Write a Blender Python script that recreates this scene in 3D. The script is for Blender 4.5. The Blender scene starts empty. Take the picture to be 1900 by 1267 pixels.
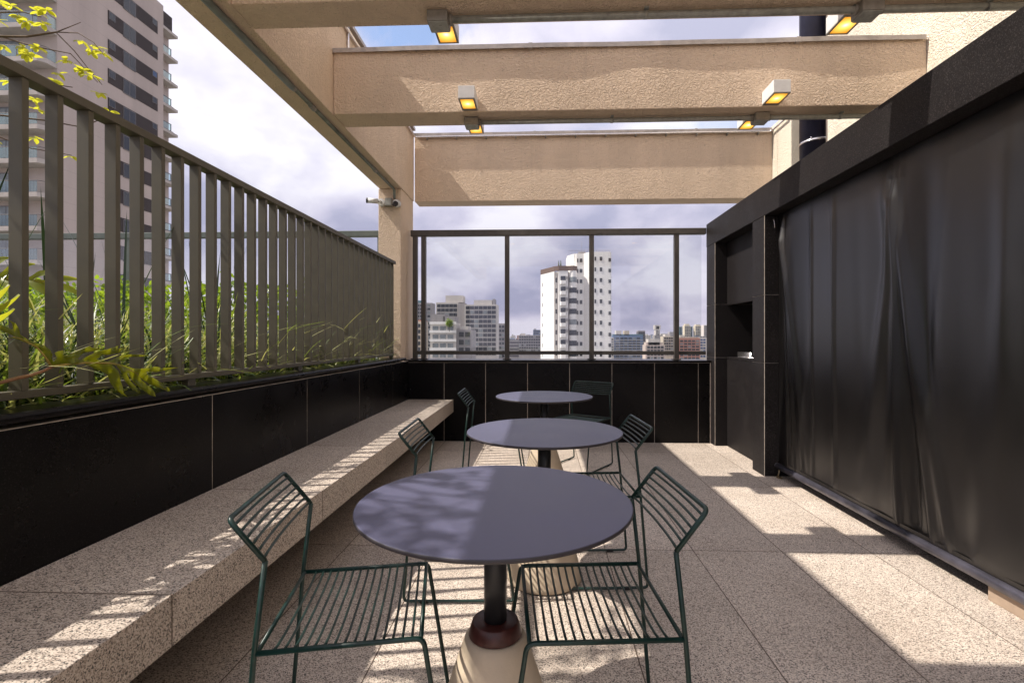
import bpy, bmesh, math, random
from mathutils import Vector, Matrix
random.seed(7)
R = math.radians
sc = bpy.context.scene
COL = sc.collection

# ------------------------------------------------------------------ camera
cam_d = bpy.data.cameras.new("camera")
cam = bpy.data.objects.new("camera", cam_d); COL.objects.link(cam)
cam.location = (0, 0, 1.22)
cam.rotation_euler = (R(90), 0, math.atan(35 / 920))
cam_d.sensor_width = 36; cam_d.lens = 920 / 1900 * 36
cam_d.shift_x = -20 / 1900; cam_d.shift_y = -6 / 1900
cam_d.clip_start = 0.05; cam_d.clip_end = 20000
sc.camera = cam

# ------------------------------------------------------------------ light
SUN = Vector((-0.775, -0.117, 1.0)).normalized()          # towards the sun
sun_d = bpy.data.lights.new("sun", 'SUN'); sun_d.energy = 5.0; sun_d.angle = R(0.55); sun_d.color = (1.0, 0.925, 0.82)
sun = bpy.data.objects.new("sun", sun_d); COL.objects.link(sun)
sun.rotation_euler = SUN.to_track_quat('Z', 'Y').to_euler()
sun.location = (-8, -1, 12)

sc.view_settings.view_transform = 'Standard'
sc.view_settings.look = 'None'
sc.view_settings.gamma = 1
sc.view_settings.exposure = 0.34
sc.cycles.use_denoising = True
sc.cycles.max_bounces = 12
sc.cycles.diffuse_bounces = 8
sc.cycles.transparent_max_bounces = 24
sc.cycles.sample_clamp_indirect = 6

# ------------------------------------------------------------------ node helpers
class NT:
    def __init__(s, tree):
        s.t = tree; s.n = tree.nodes; s.l = tree.links
    def node(s, typ, **kw):
        nd = s.n.new(typ)
        for k, v in kw.items():
            if k.startswith('i_'):
                key = k[2:]
                nd.inputs[int(key) if key.isdigit() else key.replace('_', ' ')].default_value = v
            else: setattr(nd, k, v)
        return nd
    def link(s, a, b): s.l.new(a, b)
    def math(s, op, a, b=None, c=None):
        nd = s.n.new('ShaderNodeMath'); nd.operation = op
        for i, v in enumerate((a, b, c)):
            if v is None: continue
            if isinstance(v, (int, float)): nd.inputs[i].default_value = v
            else: s.l.new(v, nd.inputs[i])
        return nd.outputs[0]
    def mix(s, f, a, b):
        nd = s.n.new('ShaderNodeMix'); nd.data_type = 'RGBA'
        for sock, v in ((nd.inputs[0], f), (nd.inputs[6], a), (nd.inputs[7], b)):
            if isinstance(v, (int, float)): sock.default_value = v
            elif isinstance(v, tuple): sock.default_value = v if len(v) == 4 else (*v, 1)
            else: s.l.new(v, sock)
        return nd.outputs[2]
    def ramp(s, fac, stops):
        nd = s.n.new('ShaderNodeValToRGB'); cr = nd.color_ramp
        while len(cr.elements) < len(stops): cr.elements.new(0.5)
        for e, (p, c) in zip(cr.elements, stops):
            e.position = p; e.color = c if len(c) == 4 else (*c, 1)
        s.l.new(fac, nd.inputs[0]); return nd.outputs[0]

# ------------------------------------------------------------------ world: Nishita sky behind broken cloud
w = bpy.data.worlds.new("World"); sc.world = w; w.use_nodes = True
t = NT(w.node_tree); t.n.clear()
sky = t.node('ShaderNodeTexSky', sky_type='NISHITA', sun_disc=False)
sky.sun_elevation = math.asin(SUN.z); sky.sun_rotation = math.atan2(SUN.x, SUN.y)
sky.air_density = 1.2; sky.dust_density = 1.5
tc = t.node('ShaderNodeTexCoord')
sep = t.node('ShaderNodeSeparateXYZ'); t.link(tc.outputs['Generated'], sep.inputs[0])
zz = t.math('ADD', t.math('MAXIMUM', sep.outputs[2], 0.0), 0.42)
cmb = t.node('ShaderNodeCombineXYZ')
t.link(t.math('DIVIDE', sep.outputs[0], zz), cmb.inputs[0])
t.link(t.math('DIVIDE', sep.outputs[1], zz), cmb.inputs[1])
mp = t.node('ShaderNodeMapping'); mp.inputs['Location'].default_value = (0.35, 2.2, 0.0)
t.link(cmb.outputs[0], mp.inputs[0])
n1 = t.node('ShaderNodeTexNoise', i_Scale=1.15, i_Detail=9.0, i_Roughness=0.55, i_Distortion=0.25); t.link(mp.outputs[0], n1.inputs['Vector'])
mp2 = t.node('ShaderNodeMapping'); mp2.inputs['Location'].default_value = (5.3, 1.1, 2.0)
t.link(cmb.outputs[0], mp2.inputs[0])
n2 = t.node('ShaderNodeTexNoise', i_Scale=2.6, i_Detail=9.0, i_Roughness=0.52, i_Distortion=0.15); t.link(mp2.outputs[0], n2.inputs['Vector'])
cover = t.ramp(n1.outputs[0], [(0.31, (0, 0, 0)), (0.42, (1, 1, 1))])
cover = t.math('MAXIMUM', cover, t.ramp(sep.outputs[2], [(0.30, (1, 1, 1)), (0.45, (0, 0, 0))]))
vd = t.node('ShaderNodeVectorMath', operation='DISTANCE'); t.link(tc.outputs['Generated'], vd.inputs[0]); vd.inputs[1].default_value = Vector((-0.205, 0.845, 0.535)).normalized()
gap = t.math('ADD', vd.outputs['Value'], t.math('MULTIPLY', t.math('SUBTRACT', n2.outputs[0], 0.5), 0.7))
cover = t.math('MULTIPLY', cover, t.ramp(gap, [(0.0, (0.12, 0.12, 0.12)), (0.085, (1, 1, 1))]))
cloud = t.ramp(n2.outputs[0], [(0.36, (4.1, 4.15, 5.5)), (0.47, (5.9, 5.7, 6.9)), (0.60, (8.2, 8.0, 8.6))])
# clouds higher up and nearer the sun are brighter than those down on the horizon
lift = t.ramp(sep.outputs[2], [(0.0, (0.76, 0.72, 0.78)), (0.13, (0.77, 0.77, 0.82)), (0.32, (1.02, 1.03, 1.04)), (0.62, (1.26, 1.25, 1.20))])
mul = t.node('ShaderNodeMix', data_type='RGBA', blend_type='MULTIPLY'); mul.inputs[0].default_value = 1.0
t.link(cloud, mul.inputs[6]); t.link(lift, mul.inputs[7])
sb = t.node('ShaderNodeMix', data_type='RGBA', blend_type='MULTIPLY'); sb.inputs[0].default_value = 1.0; sb.inputs[7].default_value = (1.55, 1.6, 1.75, 1)
t.link(sky.outputs[0], sb.inputs[6])
skymix = t.mix(cover, sb.outputs[2], mul.outputs[2])
bg = t.node('ShaderNodeBackground'); bg.inputs['Strength'].default_value = 0.10
t.link(skymix, bg.inputs['Color'])
wo = t.node('ShaderNodeOutputWorld'); t.link(bg.outputs[0], wo.inputs[0])

# ------------------------------------------------------------------ materials
def new_mat(name):
    m = bpy.data.materials.new(name); m.use_nodes = True
    t = NT(m.node_tree); t.n.clear()
    p = t.node('ShaderNodeBsdfPrincipled'); o = t.node('ShaderNodeOutputMaterial')
    t.link(p.outputs[0], o.inputs[0])
    return m, t, p, o
def plain(name, col, rough=0.5, metal=0.0, var=0.0, vscale=8.0, bump=0.0, bscale=200.0, spec=0.5):
    m, t, p, o = new_mat(name)
    p.inputs['Roughness'].default_value = rough; p.inputs['Metallic'].default_value = metal
    p.inputs['Specular IOR Level'].default_value = spec
    geo = t.node('ShaderNodeNewGeometry')
    if var > 0:
        n = t.node('ShaderNodeTexNoise', i_Scale=vscale, i_Detail=6.0, i_Roughness=0.6); t.link(geo.outputs['Position'], n.inputs['Vector'])
        a = tuple(c * (1 - var) for c in col); b = tuple(min(1, c * (1 + var)) for c in col)
        t.link(t.ramp(n.outputs[0], [(0.3, a), (0.7, b)]), p.inputs['Base Color'])
        t.link(t.ramp(n.outputs[0], [(0.3, (rough * 0.85,) * 3), (0.7, (min(1, rough * 1.15),) * 3)]), p.inputs['Roughness'])
    else: p.inputs['Base Color'].default_value = (*col, 1)
    if bump > 0:
        n = t.node('ShaderNodeTexNoise', i_Scale=bscale, i_Detail=3.0); t.link(geo.outputs['Position'], n.inputs['Vector'])
        b = t.node('ShaderNodeBump', i_Strength=bump, i_Distance=0.003); t.link(n.outputs[0], b.inputs['Height']); t.link(b.outputs[0], p.inputs['Normal'])
    return m
def joint_mask(t, c, s, off, wd):
    f = t.math('FRACT', t.math('ADD', t.math('DIVIDE', t.math('SUBTRACT', c, off), s), 0.5))
    d = t.math('MULTIPLY', t.math('ABSOLUTE', t.math('SUBTRACT', f, 0.5)), s)
    return t.math('LESS_THAN', d, wd)
def granite(name, joints, tint=1.0, seed=0.0):
    m, t, p, o = new_mat(name)
    geo = t.node('ShaderNodeNewGeometry'); pos = geo.outputs['Position']
    dn = t.node('ShaderNodeTexNoise', i_Scale=90.0, i_Detail=3.0); t.link(pos, dn.inputs['Vector'])
    vm = t.node('ShaderNodeVectorMath', operation='MULTIPLY_ADD'); t.link(dn.outputs['Color'], vm.inputs[0]); vm.inputs[1].default_value = (0.007, 0.007, 0.007); t.link(pos, vm.inputs[2])
    mpn = t.node('ShaderNodeMapping'); mpn.inputs['Scale'].default_value = (1.0, 1.35, 1.2); mpn.inputs['Rotation'].default_value = (0, 0, 0.5); mpn.inputs['Location'].default_value = (seed, 0, 0)
    t.link(vm.outputs[0], mpn.inputs[0])
    v = t.node('ShaderNodeTexVoronoi', i_Scale=262.0); t.link(mpn.outputs[0], v.inputs['Vector'])
    sp = t.node('ShaderNodeSeparateColor'); t.link(v.outputs['Color'], sp.inputs[0])
    k = tint
    cells = t.ramp(sp.outputs[0], [(0.0, (0.055 * k, 0.048 * k, 0.045 * k)), (0.14, (0.10 * k, 0.09 * k, 0.082 * k)), (0.22, (0.33 * k, 0.27 * k, 0.23 * k)), (0.46, (0.56 * k, 0.475 * k, 0.405 * k)), (0.70, (0.76 * k, 0.67 * k, 0.585 * k)), (0.90, (0.78 * k, 0.68 * k, 0.60 * k)), (1.0, (0.82 * k, 0.755 * k, 0.67 * k))])
    big = t.node('ShaderNodeTexNoise', i_Scale=1.7, i_Detail=6.0, i_Roughness=0.65); t.link(pos, big.inputs['Vector'])
    stain = t.ramp(big.outputs[0], [(0.30, (0.80, 0.78, 0.76)), (0.62, (1.0, 1.0, 1.0))])
    mu = t.node('ShaderNodeMix', data_type='RGBA', blend_type='MULTIPLY'); mu.inputs[0].default_value = 1.0
    t.link(cells, mu.inputs[6]); t.link(stain, mu.inputs[7])
    col = mu.outputs[2]
    sx = t.node('ShaderNodeSeparateXYZ'); t.link(pos, sx.inputs[0])
    # each slab has its own tone
    cx = t.node('ShaderNodeCombineXYZ')
    for i, (ax, s, off) in enumerate(joints):
        t.link(t.math('FLOOR', t.math('DIVIDE', t.math('SUBTRACT', sx.outputs[ax], off), s)), cx.inputs[i])
    wn = t.node('ShaderNodeTexWhiteNoise'); t.link(cx.outputs[0], wn.inputs['Vector'])
    tone = t.ramp(wn.outputs['Value'], [(0.0, (0.84, 0.83, 0.82)), (1.0, (1.07, 1.06, 1.05))])
    mu2 = t.node('ShaderNodeMix', data_type='RGBA', blend_type='MULTIPLY'); mu2.inputs[0].default_value = 1.0
    t.link(col, mu2.inputs[6]); t.link(tone, mu2.inputs[7]); col = mu2.outputs[2]
    for ax, s, off in joints:
        col = t.mix(joint_mask(t, sx.outputs[ax], s, off, 0.0026), col, (0.09, 0.06, 0.042))
    t.link(col, p.inputs['Base Color'])
    p.inputs['Roughness'].default_value = 0.62
    b = t.node('ShaderNodeBump', i_Strength=0.25, i_Distance=0.001); t.link(sp.outputs[1], b.inputs['Height']); t.link(b.outputs[0], p.inputs['Normal'])
    return m
def stucco(name, col):
    m, t, p, o = new_mat(name)
    geo = t.node('ShaderNodeNewGeometry'); pos = geo.outputs['Position']
    n = t.node('ShaderNodeTexNoise', i_Scale=40.0, i_Detail=2.0, i_Roughness=0.45, i_Distortion=1.8); t.link(pos, n.inputs['Vector'])
    n3 = t.node('ShaderNodeTexNoise', i_Scale=260.0, i_Detail=2.0); t.link(pos, n3.inputs['Vector'])
    h = t.math('ADD', t.ramp(n.outputs[0], [(0.36, (0, 0, 0)), (0.62, (1, 1, 1))]), t.math('MULTIPLY', n3.outputs[0], 0.25))
    b = t.node('ShaderNodeBump', i_Strength=0.9, i_Distance=0.0065); t.link(h, b.inputs['Height']); t.link(b.outputs[0], p.inputs['Normal'])
    mpv = t.node('ShaderNodeMapping'); mpv.inputs['Scale'].default_value = (2.2, 2.2, 0.7); t.link(pos, mpv.inputs[0])
    big = t.node('ShaderNodeTexNoise', i_Scale=1.6, i_Detail=6.0, i_Roughness=0.6); t.link(mpv.outputs[0], big.inputs['Vector'])
    mps = t.node('ShaderNodeMapping'); mps.inputs['Scale'].default_value = (14, 14, 0.6); t.link(pos, mps.inputs[0])
    stk = t.node('ShaderNodeTexNoise', i_Scale=1.0, i_Detail=4.0, i_Roughness=0.6); t.link(mps.outputs[0], stk.inputs['Vector'])
    pit = t.node('ShaderNodeTexNoise', i_Scale=75.0, i_Detail=1.0); t.link(pos, pit.inputs['Vector'])
    c = t.ramp(big.outputs[0], [(0.28, tuple(v * 0.90 for v in col)), (0.66, tuple(v * 1.03 for v in col))])
    c = t.mix(t.math('MULTIPLY', t.math('LESS_THAN', pit.outputs[0], 0.27), 0.55), c, tuple(v * 0.35 for v in col))
    c = t.mix(t.ramp(stk.outputs[0], [(0.58, (0, 0, 0)), (0.80, (0.30, 0.30, 0.30))]), c, tuple(v * 0.62 for v in col))
    t.link(c, p.inputs['Base Color']); p.inputs['Roughness'].default_value = 0.9; p.inputs['Specular IOR Level'].default_value = 0.2
    return m
def leafmat(name, col, trans, tf=0.45, rough=0.4):
    m, t, p, o = new_mat(name)
    geo = t.node('ShaderNodeNewGeometry')
    rnd = geo.outputs['Random Per Island']
    c = t.ramp(rnd, [(0.0, tuple(v * 0.6 for v in col)), (0.5, col), (1.0, tuple(min(1, v * 1.45) for v in col))])
    t.link(c, p.inputs['Base Color']); p.inputs['Roughness'].default_value = rough
    tr = t.node('ShaderNodeBsdfTranslucent'); tr.inputs[0].default_value = (*trans, 1)
    ms = t.node('ShaderNodeMixShader'); ms.inputs[0].default_value = tf
    t.link(p.outputs[0], ms.inputs[1]); t.link(tr.outputs[0], ms.inputs[2]); t.link(ms.outputs[0], o.inputs[0])
    return m
def glassmat(name, tint=(0.97, 0.98, 0.98), refl=0.05):
    m, t, p, o = new_mat(name)
    tr = t.node('ShaderNodeBsdfTransparent'); tr.inputs[0].default_value = (*tint, 1)
    gl = t.node('ShaderNodeBsdfGlossy'); gl.inputs['Roughness'].default_value = 0.02
    fr = t.node('ShaderNodeLayerWeight', i_Blend=0.12)
    f = t.math('ADD', t.math('MULTIPLY', fr.outputs['Facing'], 0.35), refl)
    ms = t.node('ShaderNodeMixShader'); t.link(f, ms.inputs[0]); t.link(tr.outputs[0], ms.inputs[1]); t.link(gl.outputs[0], ms.inputs[2])
    t.link(ms.outputs[0], o.inputs[0]); return m

M = {}
M['floor'] = granite('floor_granite', [(0, 0.503, 0.871), (1, 1.235, 1.655)], 1.0)
M['bench'] = granite('bench_granite', [(1, 0.963, 1.36)], 0.84, 3.0)
M['stucco'] = stucco('beige_stucco', (0.77, 0.605, 0.455))
M['stucco_wall'] = stucco('cream_stucco', (0.80, 0.72, 0.59))
M['flash'] = plain('zinc_flashing', (0.42, 0.38, 0.35), 0.5, 0.3, 0.25, 12)
def black_granite(name, k, r0, r1):
    m, t, p, o = new_mat(name)
    geo = t.node('ShaderNodeNewGeometry'); pos = geo.outputs['Position']
    n = t.node('ShaderNodeTexNoise', i_Scale=190.0, i_Detail=3.0); t.link(pos, n.inputs['Vector'])
    n2 = t.node('ShaderNodeTexNoise', i_Scale=3.0, i_Detail=6.0, i_Roughness=0.7); t.link(pos, n2.inputs['Vector'])
    c = t.ramp(n.outputs[0], [(0.38, (0.006 * k, 0.005 * k, 0.0053 * k)), (0.58, (0.013 * k, 0.0112 * k, 0.0115 * k)), (0.72, (0.048 * k, 0.042 * k, 0.042 * k))])
    c = t.mix(t.ramp(n2.outputs[0], [(0.50, (0, 0, 0)), (0.78, (0.16, 0.16, 0.16))]), c, (0.045 * k, 0.039 * k, 0.036 * k))
    t.link(c, p.inputs['Base Color'])
    t.link(t.ramp(n2.outputs[0], [(0.3, (r0,) * 3), (0.7, (r1,) * 3)]), p.inputs['Roughness'])
    p.inputs['Specular IOR Level'].default_value = 0.15
    return m
M['black'] = black_granite('polished_black_granite', 0.45, 0.22, 0.40)
M['brushed'] = black_granite('brushed_black_granite', 1.25, 0.45, 0.62)
M['grout'] = plain('pale_grout', (0.55, 0.48, 0.41), 0.9, 0, 0.3, 20)
M['fence'] = plain('bronze_fence_paint', (0.094, 0.083, 0.056), 0.55, 0, 0.14, 9)
M['rail'] = plain('dark_bronze_rail', (0.085, 0.075, 0.066), 0.45, 0.2, 0.15, 9)
M['glass'] = glassmat('clear_glass')
M['glass_green'] = glassmat('green_glass', (0.80, 0.93, 0.93), 0.10)
M['tabletop'] = plain('grey_laminate', (0.082, 0.083, 0.142), 0.38, 0, 0.14, 3.5, 0.35, 700)
M['tableedge'] = plain('dark_table_edge', (0.035, 0.03, 0.035), 0.5)
M['post'] = plain('black_steel', (0.016, 0.016, 0.018), 0.42, 0.0, 0.2, 14)
M['collar'] = plain('reddish_wood_collar', (0.055, 0.014, 0.011), 0.4, 0, 0.35, 40)
M['cone'] = plain('cream_concrete', (0.56, 0.46, 0.34), 0.75, 0, 0.10, 9, 0.2, 160)
M['chair'] = plain('dark_green_enamel', (0.004, 0.027, 0.022), 0.40, 0, 0.35, 45)
M['rubber'] = plain('black_rubber', (0.012, 0.012, 0.012), 0.8)
M['galv'] = plain('galvanised_steel', (0.36, 0.36, 0.33), 0.55, 0.25, 0.25, 30)
M['jbox'] = plain('grey_cast_box', (0.27, 0.25, 0.22), 0.6, 0.15, 0.2, 30)
M['chrome'] = plain('polished_pipe', (0.75, 0.72, 0.72), 0.22, 0.9, 0.08, 20)
M['white'] = plain('white_lamp_paint', (0.74, 0.73, 0.72), 0.5, 0, 0.06, 20)
M['camwhite'] = plain('white_plastic', (0.72, 0.71, 0.69), 0.45)
M['lens'] = plain('black_lens', (0.01, 0.01, 0.015), 0.15)
M['pipe'] = plain('dark_blue_pipe', (0.018, 0.018, 0.040), 0.38, 0, 0.25, 10)
M['brownmetal'] = plain('brown_duct', (0.16, 0.13, 0.11), 0.6, 0, 0.15, 6)
M['curb'] = plain('painted_curb', (0.36, 0.27, 0.20), 0.8, 0, 0.2, 8)
M['soil'] = plain('planter_soil', (0.05, 0.038, 0.026), 0.95, 0, 0.5, 12)
M['bark'] = plain('grey_brown_bark', (0.13, 0.09, 0.06), 0.85, 0, 0.35, 60)
M['brass'] = plain('worn_brass', (0.42, 0.33, 0.20), 0.35, 0.9, 0.2, 60)
M['leaf_yellow'] = leafmat('yellow_green_leaf', (0.30, 0.31, 0.03), (0.75, 0.74, 0.05), 0.5)
M['leaf_hedge'] = leafmat('bright_hedge_leaf', (0.10, 0.18, 0.015), (0.36, 0.50, 0.03), 0.45, 0.35)
M['leaf_dark'] = leafmat('dark_blade', (0.022, 0.042, 0.022), (0.05, 0.10, 0.02), 0.15, 0.35)
M['leaf_philo'] = leafmat('lobed_leaf', (0.17, 0.21, 0.012), (0.62, 0.62, 0.03), 0.5, 0.32)
M['blade_green'] = leafmat('green_blade', (0.07, 0.12, 0.018), (0.27, 0.36, 0.04), 0.38)
M['blade_cream'] = leafmat('cream_blade', (0.46, 0.47, 0.21), (0.56, 0.56, 0.15), 0.35)
def curtain_mat():
    m, t, p, o = new_mat('black_vinyl')
    geo = t.node('ShaderNodeNewGeometry'); pos = geo.outputs['Position']
    mpn = t.node('ShaderNodeMapping'); mpn.inputs['Scale'].default_value = (1, 1, 0.25); t.link(pos, mpn.inputs[0])
    n = t.node('ShaderNodeTexNoise', i_Scale=7.0, i_Detail=7.0, i_Roughness=0.65); t.link(mpn.outputs[0], n.inputs['Vector'])
    t.link(t.ramp(n.outputs[0], [(0.3, (0.0032, 0.0027, 0.0028)), (0.7, (0.0055, 0.0047, 0.0048))]), p.inputs['Base Color'])
    t.link(t.ramp(n.outputs[0], [(0.3, (0.29,) * 3), (0.7, (0.36,) * 3)]), p.inputs['Roughness'])
    p.inputs['Specular IOR Level'].default_value = 0.76
    w1 = t.node('ShaderNodeTexNoise', i_Scale=900.0, i_Detail=1.0); t.link(pos, w1.inputs['Vector'])
    b = t.node('ShaderNodeBump', i_Strength=0.12, i_Distance=0.001); t.link(w1.outputs[0], b.inputs['Height']); t.link(b.outputs[0], p.inputs['Normal'])
    return m
M['curtain'] = curtain_mat()
def lampglow():
    m, t, p, o = new_mat('amber_diffuser')
    tcn = t.node('ShaderNodeTexCoord')
    sp = t.node('ShaderNodeSeparateXYZ'); t.link(tcn.outputs['Object'], sp.inputs[0])
    d = t.math('SQRT', t.math('ADD', t.math('POWER', sp.outputs[0], 2.0), t.math('POWER', sp.outputs[1], 2.0)))
    c = t.ramp(t.math('DIVIDE', d, 0.085), [(0.0, (1.0, 0.80, 0.36)), (0.35, (1.0, 0.55, 0.10)), (1.0, (0.80, 0.30, 0.02))])
    s = t.ramp(t.math('DIVIDE', d, 0.085), [(0.0, (1.0,) * 3), (0.25, (0.55,) * 3), (1.0, (0.30,) * 3)])
    e = t.node('ShaderNodeEmission'); t.link(c, e.inputs[0]); t.link(t.math('MULTIPLY', s, 2.9), e.inputs[1])
    t.link(e.outputs[0], o.inputs[0]); return m
M['glow'] = lampglow()

# ------------------------------------------------------------------ mesh builder
class MB:
    def __init__(s): s.v = []; s.f = []; s.m = []; s.smooth = []
    def face(s, idx, mi=0, sm=False): s.f.append(idx); s.m.append(mi); s.smooth.append(sm)
    def box(s, a, b, mi=0, bev=0.0):
        x0, x1 = sorted((a[0], b[0])); y0, y1 = sorted((a[1], b[1])); z0, z1 = sorted((a[2], b[2]))
        if bev <= 0:
            o = len(s.v)
            s.v += [(x, y, z) for z in (z0, z1) for y in (y0, y1) for x in (x0, x1)]
            for q in ((0, 2, 3, 1), (4, 5, 7, 6), (0, 1, 5, 4), (2, 6, 7, 3), (0, 4, 6, 2), (1, 3, 7, 5)):
                s.face([o + i for i in q], mi)
            return
        bm = bmesh.new(); bmesh.ops.create_cube(bm, size=1)
        for vv in bm.verts:
            vv.co = Vector(((x0 + x1) / 2 + vv.co.x * (x1 - x0), (y0 + y1) / 2 + vv.co.y * (y1 - y0), (z0 + z1) / 2 + vv.co.z * (z1 - z0)))
        bmesh.ops.bevel(bm, geom=list(bm.edges), offset=bev, segments=2, affect='EDGES', profile=0.6)
        bm.verts.index_update(); o = len(s.v)
        s.v += [tuple(vv.co) for vv in bm.verts]
        for f in bm.faces: s.face([o + vv.index for vv in f.verts], mi)
        bm.free()
    def tube(s, pts, r, n=8, closed=False, cap=True, mi=0):
        P = [Vector(p) for p in pts]; N = len(P)
        rr = r if isinstance(r, (list, tuple)) else [r] * N
        o = len(s.v); up = None
        for i in range(N):
            if closed: d = (P[(i + 1) % N] - P[i - 1]).normalized()
            elif i == 0: d = (P[1] - P[0]).normalized()
            elif i == N - 1: d = (P[-1] - P[-2]).normalized()
            else:
                d = ((P[i + 1] - P[i]).normalized() + (P[i] - P[i - 1]).normalized())
                d = d.normalized() if d.length > 1e-6 else (P[i + 1] - P[i]).normalized()
            if up is None:
                up = Vector((0, 0, 1)) if abs(d.z) < 0.9 else Vector((0, 1, 0))
            up = (up - d * up.dot(d)); up = up.normalized() if up.length > 1e-6 else d.orthogonal().normalized()
            sd = d.cross(up)
            for k in range(n):
                a = 2 * math.pi * k / n
                s.v.append(tuple(P[i] + (up * math.cos(a) + sd * math.sin(a)) * rr[i]))
        for i in range(N if closed else N - 1):
            j = (i + 1) % N
            for k in range(n):
                k2 = (k + 1) % n
                s.face([o + i * n + k, o + j * n + k, o + j * n + k2, o + i * n + k2], mi, True)
        if cap and not closed:
            s.face([o + k for k in range(n)], mi); s.face([o + (N - 1) * n + k for k in reversed(range(n))], mi)
    def lathe(s, prof, n=48, c=(0, 0), mi=0, smooth=True):
        o = len(s.v)
        for r, z in prof:
            for k in range(n):
                a = 2 * math.pi * k / n; s.v.append((c[0] + r * math.cos(a), c[1] + r * math.sin(a), z))
        for i in range(len(prof) - 1):
            for k in range(n):
                k2 = (k + 1) % n
                s.face([o + i * n + k, o + i * n + k2, o + (i + 1) * n + k2, o + (i + 1) * n + k], mi, smooth)
        s.face([o + k for k in reversed(range(n))], mi); s.face([o + (len(prof) - 1) * n + k for k in range(n)], mi)
    def prism(s, poly, z0, z1, mi=0):
        o = len(s.v); n = len(poly)
        s.v += [(x, y, z0) for x, y in poly] + [(x, y, z1) for x, y in poly]
        for k in range(n):
            k2 = (k + 1) % n; s.face([o + k, o + k2, o + n + k2, o + n + k], mi)
        s.face([o + k for k in reversed(range(n))], mi); s.face([o + n + k for k in range(n)], mi)
    def poly(s, pts, mi=0):
        o = len(s.v); s.v += [tuple(p) for p in pts]; s.face(list(range(o, o + len(pts))), mi)
    def build(s, name, mats, parent=None, world=True, ang=None):
        me = bpy.data.meshes.new(name)
        off = Vector((0, 0, 0))
        if parent is not None and world:
            q = parent
            while q is not None: off += q.location; q = q.parent
        me.from_pydata([tuple(Vector(v) - off) for v in s.v], [], s.f)
        for m in (mats if isinstance(mats, (list, tuple)) else [mats]): me.materials.append(m)
        for p, mi, sm in zip(me.polygons, s.m, s.smooth): p.material_index = mi; p.use_smooth = sm
        me.update()
        o = bpy.data.objects.new(name, me); COL.objects.link(o)
        if parent is not None: o.parent = parent
        return o
def fillet(pts, r, n=5):
    P = [Vector(p) for p in pts]; out = [P[0]]
    for i in range(1, len(P) - 1):
        a = P[i - 1] - P[i]; b = P[i + 1] - P[i]
        rr = min(r, a.length * 0.45, b.length * 0.45)
        p0 = P[i] + a.normalized() * rr; p1 = P[i] + b.normalized() * rr
        for k in range(n + 1):
            u = k / n; out.append(p0 * (1 - u) ** 2 + P[i] * 2 * u * (1 - u) + p1 * u ** 2)
    out.append(P[-1]); return out
def tag(o, label=None, cat=None, group=None, kind=None):
    if label: o['label'] = label
    if cat: o['category'] = cat
    if group: o['group'] = group
    if kind: o['kind'] = kind
    return o
def empty(name, loc, rz=0.0):
    o = bpy.data.objects.new(name, None); COL.objects.link(o)
    o.location = loc; o.rotation_euler = (0, 0, rz); o.empty_display_size = 0.1
    return o
def copy_tree(o, parent=None):
    c = o.copy(); COL.objects.link(c); c.parent = parent
    for ch in list(o.children): copy_tree(ch, c)
    return c

ZS, XI, XO, ZL, ZB = 2.955, -1.62, -1.885, 3.83, 3.455     # soffit, long beam inner/outer, long beam top, cross beam top
XW = 2.86                                                   # tall wall face

# ================================================================== SETTING
def ground():
    b = MB(); b.box((-5000, -2500, -46.5), (5000, 8000, -46)); o = b.build('ground', plain('city_ground', (0.16, 0.16, 0.15), 0.9, 0, 0.4, 0.02)); tag(o, kind='structure')
ground()
b = MB(); b.box((-1.80, -4, -0.3), (3.4, 6.3, 0.0)); tag(b.build('terrace_floor', M['floor']), 'granite tiled terrace floor', 'floor', kind='structure')
b = MB(); b.box((-9.0, -4, 0.55), (-1.74, 6.3, 0.93)); tag(b.build('planter_soil', M['soil']), 'dark soil of the raised planter', 'soil', kind='structure')
b = MB(); b.box((-9.0, -4, -46), (6.0, 6.45, -0.31)); tag(b.build('building_below', M['stucco_wall']), 'building carrying the terrace', 'building', kind='structure')

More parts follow.
